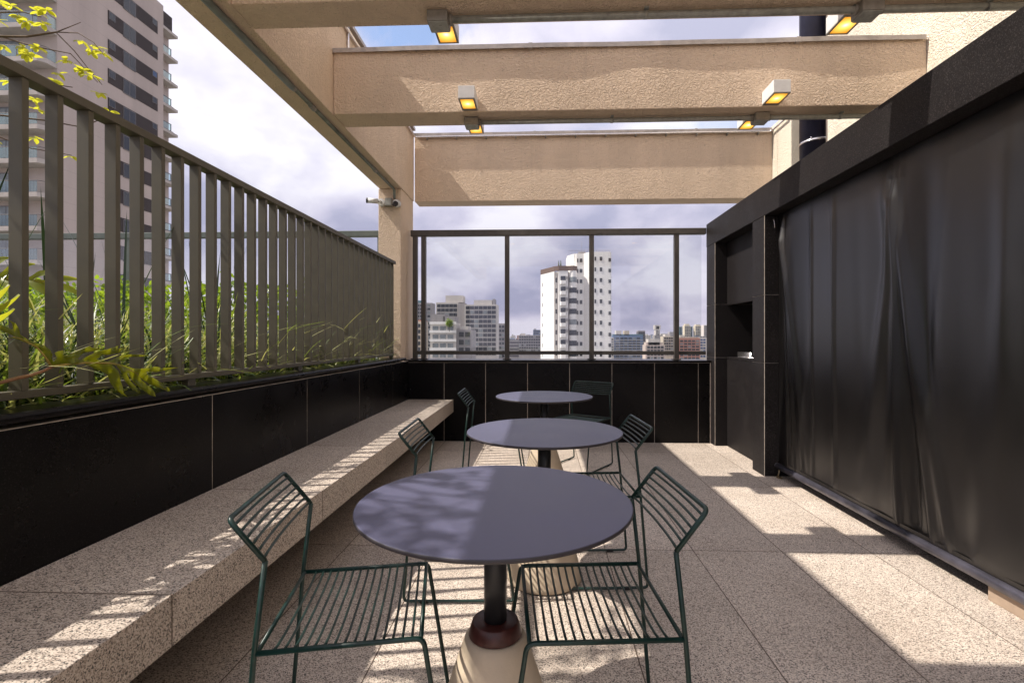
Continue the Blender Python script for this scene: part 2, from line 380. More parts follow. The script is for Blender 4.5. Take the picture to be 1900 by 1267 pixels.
# ================================================================== PERGOLA
pg = tag(empty('pergola', (XI, 5.95, 0.96)), 'beige stucco pergola with deep cross beams, edge beam and one corner column', 'pergola')
b = MB(); b.box((XO, -2.5, ZS), (XI, 6.24, ZL), bev=0.006); b.build('edge_beam', M['stucco'], pg)
b = MB(); b.box((XO - 0.02, -2.5, ZL + 0.002), (XI + 0.03, 6.20, ZL + 0.035)); b.build('edge_flashing', M['flash'], pg)
b = MB(); b.box((XO - 0.01, 5.69, 0.93), (XI - 0.008, 6.23, ZS - 0.002), bev=0.008); b.build('column', M['stucco'], pg)
for (y0, y1, zt) in ((0.0, 0.24, ZB), (1.26, 1.50, ZB), (2.525, 2.735, ZB), (3.795, 4.035, ZB), (6.262, 6.51, ZL - 0.02)):
    b = MB(); b.box((XI + 0.002, y0, ZS + 0.003), (XW - 0.003, y1, zt), bev=0.006); b.build('cross_beam', M['stucco'], pg)
    f = MB()                                                   # flashing slightly wavy at its front lip
    x0, x1 = XI + 0.004, XW - 0.02; n = 60
    lip = 0.024 if zt < 3.6 else 0.034
    for k in range(n + 1):
        x = x0 + (x1 - x0) * k / n
        wv = lip + 0.004 * math.sin(x * 2.3 + y0 * 4) + 0.0025 * math.sin(x * 6.1 + 1)
        for (yy, z) in ((y0 - wv, zt - 0.028), (y0 - wv - 0.001, zt + 0.006), (y1 + 0.02, zt + 0.006), (y1 + 0.02, zt - 0.02), (y1 + 0.017, zt + 0.002), (y0 - wv + 0.003, zt + 0.002)):
            f.v.append((x, yy, z))
    for k in range(n):
        for q in range(6):
            q2 = (q + 1) % 6; f.face([k * 6 + q, k * 6 + q2, (k + 1) * 6 + q2, (k + 1) * 6 + q])
    for xs in (-0.1, 1.9):
        f.box((xs, y0 - lip - 0.006, zt - 0.03), (xs + 0.03, y0 - lip + 0.03, zt + 0.009))
    f.build('beam_flashing', M['flash'], pg)

# tall cream wall and pier on the right
tw = tag(empty('tall_wall', (3.2, 2, 0)), 'tall cream stucco wall rising behind the black granite niche wall', 'wall')
b = MB(); b.box((XW, -4, 0.02), (6.0, 5.08, 9.5), bev=0.008); b.build('wall_face', M['stucco_wall'], tw)
b = MB(); b.box((XW, 5.80, 0.02), (4.2, 6.55, ZL + 0.02), bev=0.008); b.box((XW - 0.004, 6.13, 2.6), (XW + 0.02, 6.136, ZL), 0); b.build('wall_pier', M['stucco_wall'], tw)
b = MB(); b.box((3.25, 5.081, 0.02), (4.2, 5.799, ZL - 0.4)); b.build('recess', M['stucco_wall'], tw)
pp = tag(empty('drain_pipe', (2.96, 5.44, 2.4)), 'thick dark blue vertical pipe beside the tall cream wall', 'pipe')
b = MB(); b.lathe([(0.155, 2.4), (0.155, 9.0)], 32, (2.95, 5.46)); b.build('pipe_shaft', M['pipe'], pp)
b = MB(); b.lathe([(0.160, 3.30), (0.160, 3.325)], 32, (2.95, 5.46)); b.tube([(2.83, 5.31, 3.31), (2.80, 5.27, 3.31)], 0.006); b.build('pipe_clamp', M['chrome'], pp)
dk = tag(b and MB() and empty('duct_cover', (2.98, 5.2, 2.4)), 'slim brown duct between the dark pipe and the cream wall', 'duct')
b = MB(); b.box((2.93, 5.15, 2.4), (3.06, 5.235, 8.8), bev=0.01); b.build('duct_body', M['brownmetal'], dk)

# ================================================================== BLACK GRANITE WALLS (panels over a pale core)
def panel_wall(name, core, panels, label, cat, extra=None, gap=0.002, th=0.012):
    pass
bw = tag(empty('back_wall', (0.2, 5.9, 0)), 'low black granite wall with pale vertical joints at the far end', 'wall')
b = MB(); b.box((-1.60, 5.842, 0.0), (1.97, 6.25, 0.935)); b.build('grout_core', M['grout'], bw)
b = MB(); xs = [-1.595, -1.155, -0.662, -0.166, 0.328, 0.822, 1.316, 1.82, 1.955]
for i in range(len(xs) - 1): b.box((xs[i] + 0.0032, 5.838, 0.003), (xs[i + 1] - 0.0035, 5.8415, 0.930))
b.build('granite_cladding', M['black'], bw)
b = MB(); b.box((-1.72, 5.822, 0.939), (1.97, 6.27, 0.962), bev=0.004); b.build('coping', M['black'], bw)

pw = tag(empty('planter_wall', (-1.65, 2.5, 0)), 'black granite planter wall with rounded coping behind the stone bench', 'wall')
b = MB(); b.box((-1.74, -3, 0.0), (-1.5812, 5.828, 0.950)); b.build('grout_core', M['grout'], pw)
b = MB(); ys = [-2.492, -1.529, -0.566, 0.397, 1.36, 2.323, 3.286, 4.249, 5.212, 5.83]
for i in range(len(ys) - 1): b.box((-1.5820, ys[i] + 0.0026, 0.003), (-1.5800, ys[i + 1] - 0.0026, 0.948))
b.build('granite_cladding', M['black'], pw)
b = MB(); n = 7
prof = [(-1.76, 0.963), (-1.76, 0.996)] + [(-1.582 + 0.016 * math.sin(a * math.pi / n), 0.980 + 0.016 * math.cos(a * math.pi / n)) for a in range(n + 1)]
for y in (-3, 5.69):
    for x, z in prof: b.v.append((x, y, z))
k = len(prof)
for i in range(k): b.face([i, (i + 1) % k, k + (i + 1) % k, k + i], 0, False)
b.face(list(range(k))); b.face(list(range(2 * k - 1, k - 1, -1)))
b.build('coping', M['black'], pw)

nw = tag(empty('niche_wall', (2.4, 3.5, 0)), 'black granite framed wall with a serving niche beside the back wall', 'wall')
def clad_pillar(y0, y1, x0=1.965):
    c = MB(); c.box((x0 + 0.006, y0 + 0.006, 0.0), (2.85, y1 - 0.006, 2.30))
    o = c.build('pillar', M['grout'], nw)
    p = MB()
    for z0, z1 in ((0.003, 0.999), (1.0035, 1.602), (1.6065, 2.299)):
        p.box((x0, y0 + 0.004, z0), (x0 + 0.0055, y1 - 0.004, z1), bev=0.001)
        p.box((x0 + 0.004, y0, z0), (2.85, y0 + 0.0055, z1), bev=0.001)
        p.box((x0 + 0.004, y1 - 0.0055, z0), (2.85, y1, z1), bev=0.001)
    p.build('granite_cladding', M['brushed'], o)
    e = MB(); e.box((x0 + 0.0005, y0 + 0.0005, 0), (x0 + 0.0039, y0 + 0.0039, 2.3)); e.build('edge_grout', M['grout'], o)
clad_pillar(5.705, 5.99); clad_pillar(4.455, 4.705)
b = MB(); b.box((1.965, -2.2, 2.303), (2.855, 6.0, 2.575), bev=0.004); b.build('lintel', M['brushed'], nw)
b = MB(); b.box((2.10, 4.711, 0.003), (2.13, 5.70, 0.985), bev=0.001); b.build('lower_panel', M['brushed'], nw)
b = MB(); b.box((2.10, 4.711, 1.60), (2.13, 5.70, 2.300), bev=0.001); b.box((2.099, 4.711, 1.593), (2.128, 5.70, 1.599)); b.build('upper_panel', M['brushed'], nw)
b = MB(); b.box((2.098, 4.711, 0.990), (2.70, 5.70, 1.010), bev=0.002); b.build('counter_shelf', M['brushed'], nw)
b = MB(); b.box((2.70, 4.711, 1.01), (2.74, 5.70, 1.6)); b.build('niche_back', M['brushed'], nw)
b = MB(); b.box((2.115, 4.711, 0.9855), (2.13, 5.70, 0.9895)); b.box((1.9705, 4.7055, 0.0), (2.0, 4.7095, 2.3)); b.build('grout_strip', M['grout'], nw)
b = MB(); b.box((2.085, -2.0, 0.0), (2.5, 2.40, 0.078), bev=0.004); b.build('curb', M['curb'], nw)
b = MB(); b.box((2.72, -2.0, 0.0), (2.80, 4.45, 2.3)); b.build('inner_panel', M['brushed'], nw)

gr = tag(empty('grill_tray', (2.25, 5.40, 1.012)), 'small shiny metal tray lying on the niche shelf', 'tray')
b = MB()
for k in range(4): b.tube([(2.16, 5.20, 1.03 + k * 0.012), (2.16, 5.55, 1.03 + k * 0.012)], 0.004)
b.tube(fillet([(2.16, 5.20, 1.016), (2.16, 5.55, 1.016), (2.36, 5.55, 1.016), (2.36, 5.20, 1.016), (2.16, 5.20, 1.016)], 0.02), 0.006)
b.build('wire_rim', M['chrome'], gr)
b = MB(); b.box((2.17, 5.21, 1.013), (2.35, 5.54, 1.020)); b.build('tray_base', M['chrome'], gr)

# curtain: a weighted vinyl drop screen with pulled folds
cu = tag(empty('drop_curtain', (2.07, 2.0, 0.08)), 'black vinyl roller curtain with pulled vertical folds on the right', 'curtain')
rnd = random.Random(3)
folds = [(3.00, 2.25, 0.0, 0.016, 0.020), (2.96, 2.25, -0.17, 0.05, 0.018), (3.05, 2.25, 0.17, 0.05, 0.018), (2.98, 2.25, -0.08, 0.035, -0.014), (3.03, 2.25, 0.09, 0.035, -0.014),
         (2.97, 0.15, 0.05, 0.035, 0.018), (2.72, 0.12, 0.16, 0.05, 0.022), (2.60, 0.10, 0.24, 0.05, 0.018), (2.85, 0.1, 0.06, 0.04, -0.016), (2.78, 1.2, 0.0, 0.10, -0.020),
         (4.36, 2.2, 0.12, 0.03, 0.018), (4.38, 2.2, 0.20, 0.03, 0.016), (4.33, 2.2, 0.05, 0.025, -0.012), (4.26, 0.1, 0.05, 0.03, 0.020), (4.15, 0.1, 0.10, 0.03, 0.018), (4.03, 0.12, 0.14, 0.035, 0.016),
         (3.92, 1.4, 0.01, 0.022, 0.012), (3.62, 1.3, 0.01, 0.025, 0.012), (2.30, 1.5, -0.03, 0.10, 0.024), (2.02, 2.0, 0.06, 0.14, 0.026), (1.7, 1.0, -0.03, 0.10, 0.020)]
for k in range(26):
    folds.append((rnd.uniform(-1, 4.4), rnd.choice((0.1, 1.2, 2.2)), rnd.uniform(-0.04, 0.04), rnd.uniform(0.06, 0.18), rnd.uniform(-0.010, 0.010)))
def cx(y, z):
    x = 2.085
    for (y0, z0, s, wd, a) in folds:
        dz = abs(z - z0)
        u = (y - y0 - s * (z - z0)) / (wd * (0.55 + 0.5 * dz))
        if abs(u) < 3: x -= a * math.exp(-u * u) * max(0.0, 1 - 0.55 * dz / 2.2) * 0.95
    edge = min(1.0, max(0.0, (2.3 - z) / 0.25), max(0.0, (z - 0.08) / 0.10) * 0.8 + 0.2)
    return 2.085 + (x - 2.085) * edge
b = MB(); ny, nz = 460, 110
for j in range(nz + 1):
    z = 0.105 + (2.30 - 0.105) * j / nz
    for i in range(ny + 1):
        y = -1.2 + (4.44 + 1.2) * i / ny
        b.v.append((cx(y, z), y, z))
for j in range(nz):
    for i in range(ny):
        o = j * (ny + 1) + i; b.face([o, o + 1, o + ny + 2, o + ny + 1], 0, True)
b.build('fabric', M['curtain'], cu)
b = MB(); b.tube([(2.075, -1.2, 0.10), (2.075, 4.45, 0.10)], 0.026, 14); b.build('bottom_bar', plain('dull_anodised_bar', (0.10, 0.095, 0.12), 0.38, 0.5, 0.5, 6), cu)
b = MB(); b.box((2.077, -1.2, 0.128), (2.079, 4.44, 0.15)); b.build('hem', M['curtain'], cu)
b = MB(); b.tube([(2.07, 4.40, 0.075), (2.07, 4.41, 0.045), (2.06, 4.40, 0.03), (2.07, 4.41, 0.012)], 0.006); b.box((2.055, 4.385, 0.002), (2.085, 4.43, 0.014)); b.build('hook', M['brass'], cu)
b = MB(); b.tube(fillet([(2.04, 4.448, 2.27), (2.045, 4.446, 2.25), (2.05, 4.445, 2.22), (2.05, 4.445, 2.19)], 0.01), 0.004); b.build('top_hook', M['chrome'], cu)

# ================================================================== BENCH
bn = tag(empty('stone_bench', (-1.3, 2.5, 0.35)), 'long floating speckled granite bench along the planter wall', 'bench')
b = MB(); b.box((-1.578, -2.5, 0.35), (-1.042, 5.828, 0.497), bev=0.0025); b.build('seat_slab', M['bench'], bn)
b = MB(); b.box((-1.578, -2.5, 0.25), (-1.50, 5.828, 0.349)); b.build('support_ledge', M['black'], bn)

# ================================================================== GLASS RAILINGS
M['rail_green'] = plain('grey_green_rail', (0.115, 0.135, 0.118), 0.5, 0.1, 0.15, 9)
def railing(name, x0, x1, posts, label, endcap):
    RM = M['rail'] if endcap else M['rail_green']
    r = tag(empty(name, ((x0 + x1) / 2, 6.02, 0.962)), label, 'railing', 'glass railings along the terrace edge')
    b = MB(); b.box((x0, 5.985, 2.462), (x1, 6.055, 2.536), bev=0.008); b.build('top_rail', RM, r)
    b = MB(); b.box((x0 + 0.05, 6.005, 1.022), (x1, 6.035, 1.066), bev=0.003); b.build('bottom_rail', RM, r)
    for px in posts:
        b = MB(); b.box((px - 0.028, 5.99, 0.962), (px + 0.028, 6.048, 2.461), bev=0.004); b.box((px - 0.05, 5.98, 0.963), (px + 0.05, 6.058, 0.975), bev=0.003)
        b.build('post', RM, r)
    ps = sorted(set([x0 + 0.03] + posts + [x1 - 0.02]))
    for a, c in zip(ps[:-1], ps[1:]):
        if c - a < 0.15: continue
        b = MB(); b.box((a + 0.03, 6.015, 1.066), (c - 0.03, 6.025, 2.461)); b.build('glass_pane', M['glass'], r)
    return r
railing('glass_railing', -1.60, 1.962, [-1.545, -1.441, -0.419, 0.602, 1.615], 'bronze framed clear glass railing between column and black niche wall', True)
railing('glass_railing', -8.3, -1.90, [-8.25, -7.2, -6.19, -5.165, -4.12, -3.08, -1.98], 'bronze framed glass railing running left behind the fence and hedge', False)

# ================================================================== FENCE
fe = tag(empty('slat_fence', (-1.66, 2.5, 0.997)), 'tall brown metal fence of close upright slats on the planter wall', 'fence')
b = MB(); b.box((-1.690, 0.6, 2.045), (-1.632, 5.50, 2.078), bev=0.003); b.build('top_rail', M['fence'], fe)
b = MB(); b.box((-1.682, 0.6, 1.028), (-1.640, 5.46, 1.054), bev=0.003)
for y in (1.2, 2.25, 3.3, 4.4, 5.4): b.box((-1.678, y, 0.997), (-1.646, y + 0.05, 1.0275))
b.build('bottom_rail', M['fence'], fe)
b = MB(); b.box((-1.684, -0.0105, 1.0545), (-1.638, 0.0105, 2.0445), bev=0.0015)
for k in range(-7, 35):
    y = 1.514 + 0.115 * k
    if k == -7:
        sl = b.build('slat', M['fence'], fe, world=False); sl.data.transform(Matrix.Translation(-Vector(fe.location))); sl.data.transform(Matrix.Translation((0, 2.5, 0)))
        sl.location = (0, y - 2.5, 0); first = sl
    else:
        c = first.copy(); COL.objects.link(c); c.parent = fe; c.location = (0, y - 2.5, 0)

# ================================================================== LAMPS
def lamp_proto():
    r = empty('wall_lamp', (0, 0, 0))
    b = MB(); b.box((-0.06, -0.19, 0.006), (0.06, 0, 0.096), bev=0.002); b.build('housing', M['white'], r, world=False)
    b = MB()                                                    # rim round the diffuser
    b.box((-0.06, -0.19, 0), (0.06, -0.178, 0.0055)); b.box((-0.06, -0.03, 0), (0.06, 0, 0.0055))
    b.box((-0.06, -0.1779, 0), (-0.048, -0.0301, 0.0055)); b.box((0.048, -0.1779, 0), (0.06, -0.0301, 0.0055)); b.build('rim', M['jbox'], r, world=False)
    b = MB(); b.box((-0.0478, -0.074, 0.001), (0.0478, 0.074, 0.0052)); d = b.build('diffuser', M['glow'], r, world=False); d.location = (0, -0.104, 0)
    b = MB(); b.box((-0.04, -0.008, 0.02), (0.04, 0.002, 0.08)); b.build('back_plate', M['jbox'], r, world=False)
    return r
lp = lamp_proto()
spots = [(-0.550, 3.793, 0, 'left white cube lamp glowing amber on the front of the middle beam'),
         (1.715, 3.793, 0, 'right white cube lamp glowing amber on the front of the middle beam'),
         (-0.553, 4.037, 1, 'left amber cube lamp half hidden behind the middle beam, under a junction box'),
         (1.700, 4.037, 1, 'right amber cube lamp half hidden behind the middle beam, beside the dark pipe'),
         (-0.550, 2.737, 1, 'large left amber cube lamp hanging behind the nearest beam against the blue sky patch'),
         (1.700, 2.737, 1, 'large right amber cube lamp behind the nearest beam in front of the cream wall')]
for i, (x, y, flip, lab) in enumerate(spots):
    o = lp if i == 0 else copy_tree(lp)
    o.location = (x, y, 2.968); o.rotation_euler = (0, 0, math.pi if flip else 0)
    tag(o, lab, 'lamp', 'cube lamps on the pergola beams')

# ================================================================== CONDUITS
def conduit(y, x_boxes, label):
    c = tag(empty('electrical_conduit', (0.6, y, 2.93)), label, 'conduit', 'conduits under the pergola beams')
    b = MB(); b.tube([(x_boxes[0] + 0.05, y, 2.928), (2.84, y, 2.928)], 0.0185, 10); b.build('pipe_run', M['galv'], c)
    for bx in x_boxes:
        b = MB(); b.box((bx - 0.055, y - 0.05, 2.895), (bx + 0.055, y + 0.055, 2.9535), bev=0.006)
        jb = b.build('junction_box', M['jbox'], c)
        b = MB(); b.box((bx - 0.05, y - 0.045, 2.889), (bx + 0.05, y + 0.05, 2.8948), bev=0.003)
        b.lathe([(0.012, 2.8850), (0.012, 2.8889)], 14, (bx + 0.012, y - 0.005)); b.box((bx - 0.036, y - 0.012, 2.8872), (bx - 0.024, y + 0.012, 2.8889)); b.build('cover', M['galv'], jb)
        for s in (-1, 1):
            if bx == x_boxes[0] and s == -1: continue
            b = MB(); b.tube([(bx + s * 0.055, y, 2.928), (bx + s * 0.075, y, 2.928)], 0.024, 10); b.build('gland', M['jbox'], c)
    for x in (0.55, 2.3):
        b = MB(); b.tube([(x - 0.011, y, 2.928), (x + 0.011, y, 2.928)], 0.0215, 10); b.box((x - 0.011, y - 0.035, 2.946), (x + 0.011, y + 0.035, 2.953)); b.build('clip', M['galv'], c)
conduit(2.645, (-0.552, 1.695), 'grey conduit with junction boxes under the nearest cross beam')
conduit(3.915, (-0.553, 1.695), 'grey conduit with junction boxes under the middle cross beam')
M['oldpipe'] = plain('greenish_old_conduit', (0.17, 0.19, 0.165), 0.5, 0.2, 0.3, 12)
lc = tag(empty('electrical_conduit', (-1.70, 3, 2.93)), 'grey conduit running along the edge beam down to the cameras', 'conduit', 'conduits under the pergola beams')
b = MB(); b.tube([(-1.69, -1, 2.931), (-1.70, 3.32, 2.931)], 0.021, 10); b.build('thick_pipe', M['oldpipe'], lc)
b = MB(); b.tube(fillet([(-1.70, 3.32, 2.936), (-1.70, 5.672, 2.936), (-1.70, 5.672, 2.83)], 0.05), 0.015, 10); b.build('pipe_run', M['oldpipe'], lc)
for y in (3.32, 3.62, 5.0):
    b = MB(); b.tube([(-1.70, y - 0.03, 2.933), (-1.70, y + 0.03, 2.933)], 0.020, 10); b.build('coupling', M['jbox'], lc)

gp = tag(empty('steel_pipe', (0.6, 6.24, 3.755)), 'thin shiny pipe clipped along the top of the far beam', 'pipe')
pts = [(XI + 0.018, 3.9, 3.765), (XI + 0.018, 6.225, 3.765), (XW - 0.03, 6.225, 3.768), (XW - 0.03, 5.82, 3.768)]
b = MB(); b.tube(fillet([(XW - 0.03, 6.225, 3.768)] + [], 0.01) if False else fillet(pts, 0.03), 0.012, 10); b.build('pipe_run', M['chrome'], gp)
b = MB(); b.tube([(XI + 0.014, 4.06, 3.47), (XI + 0.014, 4.06, 3.82)], 0.010, 8); b.build('riser', M['chrome'], gp)
for k in range(12):
    x = -1.45 + k * 0.375
    b = MB(); b.box((x - 0.006, 6.212, 3.735), (x + 0.006, 6.261, 3.750)); b.box((x - 0.004, 6.236, 3.75), (x + 0.004, 6.2615, 3.785)); b.build('clip', M['jbox'], gp)

# ================================================================== CAMERAS on the column
cb = tag(empty('camera_mount', (-1.755, 5.69, 2.78)), 'grey junction box between the two cameras on the column', 'junction box')
b = MB(); b.box((-1.80, 5.622, 2.738), (-1.715, 5.688, 2.828), bev=0.005); b.build('box_body', M['jbox'], cb)
b = MB(); b.box((-1.79, 5.616, 2.745), (-1.725, 5.6215, 2.82), bev=0.002); b.build('box_cover', M['galv'], cb)
def seccam(base, aim, label):
    r = tag(empty('security_camera', base), label, 'security camera', 'white cameras on the column')
    B = Vector(base); A = Vector(aim).normalized()
    b = MB(); b.tube([B + Vector((0, 0.045, 0)), B + Vector((0, -0.015, 0))], 0.042, 20); b.build('mount_base', M['camwhite'], r)
    b = MB(); b.tube([B + Vector((0, -0.013, 0)), B + Vector((0, -0.04, 0)), B + Vector((0, -0.04, 0)) + A * 0.03], 0.014, 10); b.build('arm', M['camwhite'], r)
    S = B + Vector((0, -0.04, 0)) + A * 0.025
    b = MB(); b.tube([S, S + A * 0.11], 0.028, 20); b.build('body', M['camwhite'], r)
    b = MB(); b.tube([S + A * 0.111, S + A * 0.128], 0.030, 20); b.build('lens_hood', M['lens'], r)
seccam((-1.845, 5.643, 2.783), (-1.0, -0.25, 0.02), 'white bullet camera on the column pointing left over the planter')
seccam((-1.668, 5.643, 2.772), (0.30, -1.0, -0.40), 'white bullet camera on the column facing the tables with round black lens')

# ================================================================== TABLES
def table_proto():
    r = empty('round_table', (0, 0, 0))
    b = MB(); b.lathe([(0.388, 0.7402), (0.3925, 0.7405), (0.3925, 0.7492), (0.3905, 0.750)], 96); b.build('tabletop', M['tabletop'], r, world=False)
    b = MB(); b.lathe([(0.380, 0.7365), (0.3895, 0.7375), (0.394, 0.7405), (0.394, 0.7485), (0.3926, 0.7492)], 96); b.build('edge_band', M['tableedge'], r, world=False)
    b = MB(); b.lathe([(0.033, 0.40), (0.033, 0.7295)], 32); b.lathe([(0.14, 0.722), (0.14, 0.7297)], 32); b.build('post', M['post'], r, world=False)
    b = MB(); b.lathe([(0.0765, 0.362), (0.078, 0.366), (0.067, 0.400), (0.064, 0.4025), (0.034, 0.403)], 48); b.build('collar', M['collar'], r, world=False)
    b = MB(); b.lathe([(0.186, 0.006), (0.190, 0.012), (0.188, 0.03), (0.165, 0.12), (0.130, 0.235), (0.096, 0.335), (0.088, 0.355), (0.080, 0.3615)], 64); b.build('cone_base', M['cone'], r, world=False)
    b = MB(); b.lathe([(0.182, 0.0), (0.182, 0.0058)], 48); b.build('foot_ring', M['tableedge'], r, world=False)
    return r
tp = table_proto()
for i, (x, y, lab) in enumerate([(-0.135, 1.442, 'nearest and largest looking round grey table on a cream cone base'),
                                 (0.014, 2.533, 'middle round grey table between the near and far tables'),
                                 (0.020, 4.05, 'farthest round grey table close to the back wall')]):
    o = tp if i == 0 else copy_tree(tp); o.location = (x, y, 0); tag(o, lab, 'table', 'round cafe tables in a row')

# ================================================================== CHAIRS
def chair_proto():
    r = empty('wire_chair', (0, 0, 0)); W = 0.214; fr = 0.0066
    bend, top = (0.025, 0.676), (-0.058, 0.782)
    for s in (-1, 1):
        y = s * W
        pts = [(bend[0], y, bend[1]), (0.0, y, 0.45), (-0.035, y, 0.012), (0.475, y, 0.012), (0.405, y, 0.452), (0.004, y, 0.452)]
        b = MB(); b.tube(fillet(pts, 0.022, 5), fr, 10); lf = b.build('leg_frame', M['chair'], r, world=False)
        for fx in (0.06, 0.38):
            c = MB(); c.tube([(fx - 0.018, y, 0.0095), (fx + 0.018, y, 0.0095)], 0.0085, 10); c.build('floor_glide', M['rubber'], lf, world=False)
    b = MB()
    b.tube(fillet([(0.0255, -W, 0.68), (bend[0], -W, bend[1]), (top[0], -W, top[1]), (top[0], W, top[1]), (bend[0], W, bend[1]), (0.0255, W, 0.68)][1:-1], 0.022, 6), fr, 10)
    for k in range(6):
        u = 0.15 + k * 0.16
        x = top[0] + (bend[0] - top[0]) * u; z = top[1] + (bend[1] - top[1]) * u
        pts = []
        for q in range(9):
            v = -1 + 2 * q / 8; bow = 0.016 * (1 - v * v)
            pts.append((x - bow * 0.8, v * W, z - bow * 0.3))
        b.tube(pts, 0.0037, 8)
    b.build('backrest', M['chair'], r, world=False)
    b = MB()
    for x in (0.006, 0.399): b.tube([(x, -W, 0.452), (x, W, 0.452)], fr * 0.9, 8)
    for k in range(15):
        x = 0.042 + k * 0.0238
        sag = 0.013
        pts = []
        for q in range(11):
            v = -1 + 2 * q / 10; pts.append((x, v * W, 0.4515 - sag * (1 - v ** 4)))
        b.tube(pts, 0.0036, 8)
    b.build('seat', M['chair'], r, world=False)
    return r
cp = chair_proto()
chairs = [(-0.742, 1.392, 11.3, 'near left green wire chair between the bench and the nearest table'),
          (0.350, 1.493, 184.6, 'near right green wire chair with tall slanted back at the nearest table'),
          (0.465, 2.640, 184.2, 'green wire chair right of the middle table'),
          (-0.608, 2.476, 2.0, 'green wire chair left of the middle table, its back against the bench edge'),
          (-0.607, 4.10, 1.4, 'green wire chair left of the farthest table'),
          (0.488, 4.92, 235.8, 'green wire chair turned towards us behind the farthest table by the back wall')]
for i, (x, y, a, lab) in enumerate(chairs):
    o = cp if i == 0 else copy_tree(cp); o.location = (x, y, 0); o.rotation_euler = (0, 0, R(a)); tag(o, lab, 'chair', 'green wire chairs at the round tables')

# ================================================================== PLANTS
rg = random.Random(11)
def blade(mb, base, yaw, length, width, lean, droop, mi=0, seg=5, twist=0.0):
    d = Vector((math.cos(yaw), math.sin(yaw), 0)); side = Vector((-d.y, d.x, 0))
    p = Vector(base); ang = lean; o = len(mb.v); st = length / seg
    for k in range(seg + 1):
        u = k / seg
        wd = width * (0.55 + 0.9 * u) * (1 - u) ** 0.6 if k < seg else 0.0
        s2 = (side * math.cos(twist * u) + Vector((0, 0, 1)) * math.sin(twist * u))
        if k < seg: mb.v += [tuple(p - s2 * wd), tuple(p + s2 * wd)]
        else: mb.v.append(tuple(p))
        p = p + (d * math.sin(ang) + Vector((0, 0, 1)) * math.cos(ang)) * st
        ang += droop / seg
    for k in range(seg - 1): mb.face([o + 2 * k, o + 2 * k + 1, o + 2 * k + 3, o + 2 * k + 2], mi, True)
    mb.face([o + 2 * seg - 2, o + 2 * seg - 1, o + 2 * seg], mi, True)
def ellipse_leaf(mb, c, d, up, L, W, mi=0, cup=0.15):
    d = d.normalized(); s = d.cross(up); s = s.normalized() if s.length > 1e-4 else d.orthogonal().normalized(); n = s.cross(d)
    o = len(mb.v); prof = [(0, 0), (0.18, 0.30), (0.42, 0.5), (0.68, 0.46), (0.88, 0.25), (1, 0)]
    row = []
    for u, wv in prof:
        m = c + d * (u * L) - n * (cup * L * (u * u) * 0.7)
        if wv == 0: mb.v.append(tuple(m)); row.append((len(mb.v) - 1,))
        else:
            a = m + s * (wv * W) + n * (cup * W * 0.5); e = m - s * (wv * W) + n * (cup * W * 0.5)
            mb.v += [tuple(a), tuple(m), tuple(e)]; k = len(mb.v); row.append((k - 3, k - 2, k - 1))
    for a, e in zip(row[:-1], row[1:]):
        if len(a) == 1: mb.face([a[0], e[0], e[1]], mi, True); mb.face([a[0], e[1], e[2]], mi, True)
        elif len(e) == 1: mb.face([a[0], e[0], a[1]], mi, True); mb.face([a[1], e[0], a[2]], mi, True)
        else: mb.face([a[0], e[0], e[1], a[1]], mi, True); mb.face([a[1], e[1], e[2], a[2]], mi, True)

# striped strap-leaved ground cover filling the planter
g = MB()
for c in range(640):
    y = rg.uniform(0.7, 5.4); x = -1.78 - abs(rg.gauss(0, 0.75))
    if x < -4.6: continue
    hgt = min(rg.uniform(0.34, 0.66), 0.13 + 0.85 * (-1.72 - x))
    for q in range(rg.randint(16, 26)):
        blade(g, (x + rg.gauss(0, 0.05), y + rg.gauss(0, 0.05), 0.93), rg.uniform(0, 6.28), hgt * rg.uniform(0.6, 1.25), rg.uniform(0.005, 0.0095),
              rg.uniform(0.05, 0.7), rg.uniform(0.5, 2.0), rg.choice((0, 0, 0, 0, 1, 1, 1, 2, 2)), 5, rg.uniform(-0.6, 0.6))
for c in range(110):                                            # blades poking out between the slats and over the coping
    y = rg.uniform(1.1, 5.3); ln = rg.uniform(0.12, 0.30) if rg.random() < 0.8 else rg.uniform(0.3, 0.42)
    blade(g, (-1.69, y, rg.uniform(1.0, 1.06) + (rg.random() ** 3) * 0.28), rg.gauss(0.3, 0.75), ln, rg.uniform(0.0035, 0.006), rg.uniform(0.6, 1.45), rg.uniform(0.0, 0.8), 1 if rg.random() < 0.6 else 0, 5, rg.uniform(-0.5, 0.5))
for c in range(90):                                             # fallen strands on the coping
    y = rg.uniform(0.9, 5.4); blade(g, (rg.uniform(-1.70, -1.63), y, 1.002), rg.uniform(-1.8, 1.8), rg.uniform(0.05, 0.12), 0.003, 1.45, rg.uniform(0, 0.25), 1 if rg.random() < 0.5 else 0, 3)
tag(g.build('ground_cover', [M['blade_green'], M['blade_cream'], M['leaf_dark']]), 'striped strap leaved ground cover growing behind the fence', 'ground cover', kind='stuff')

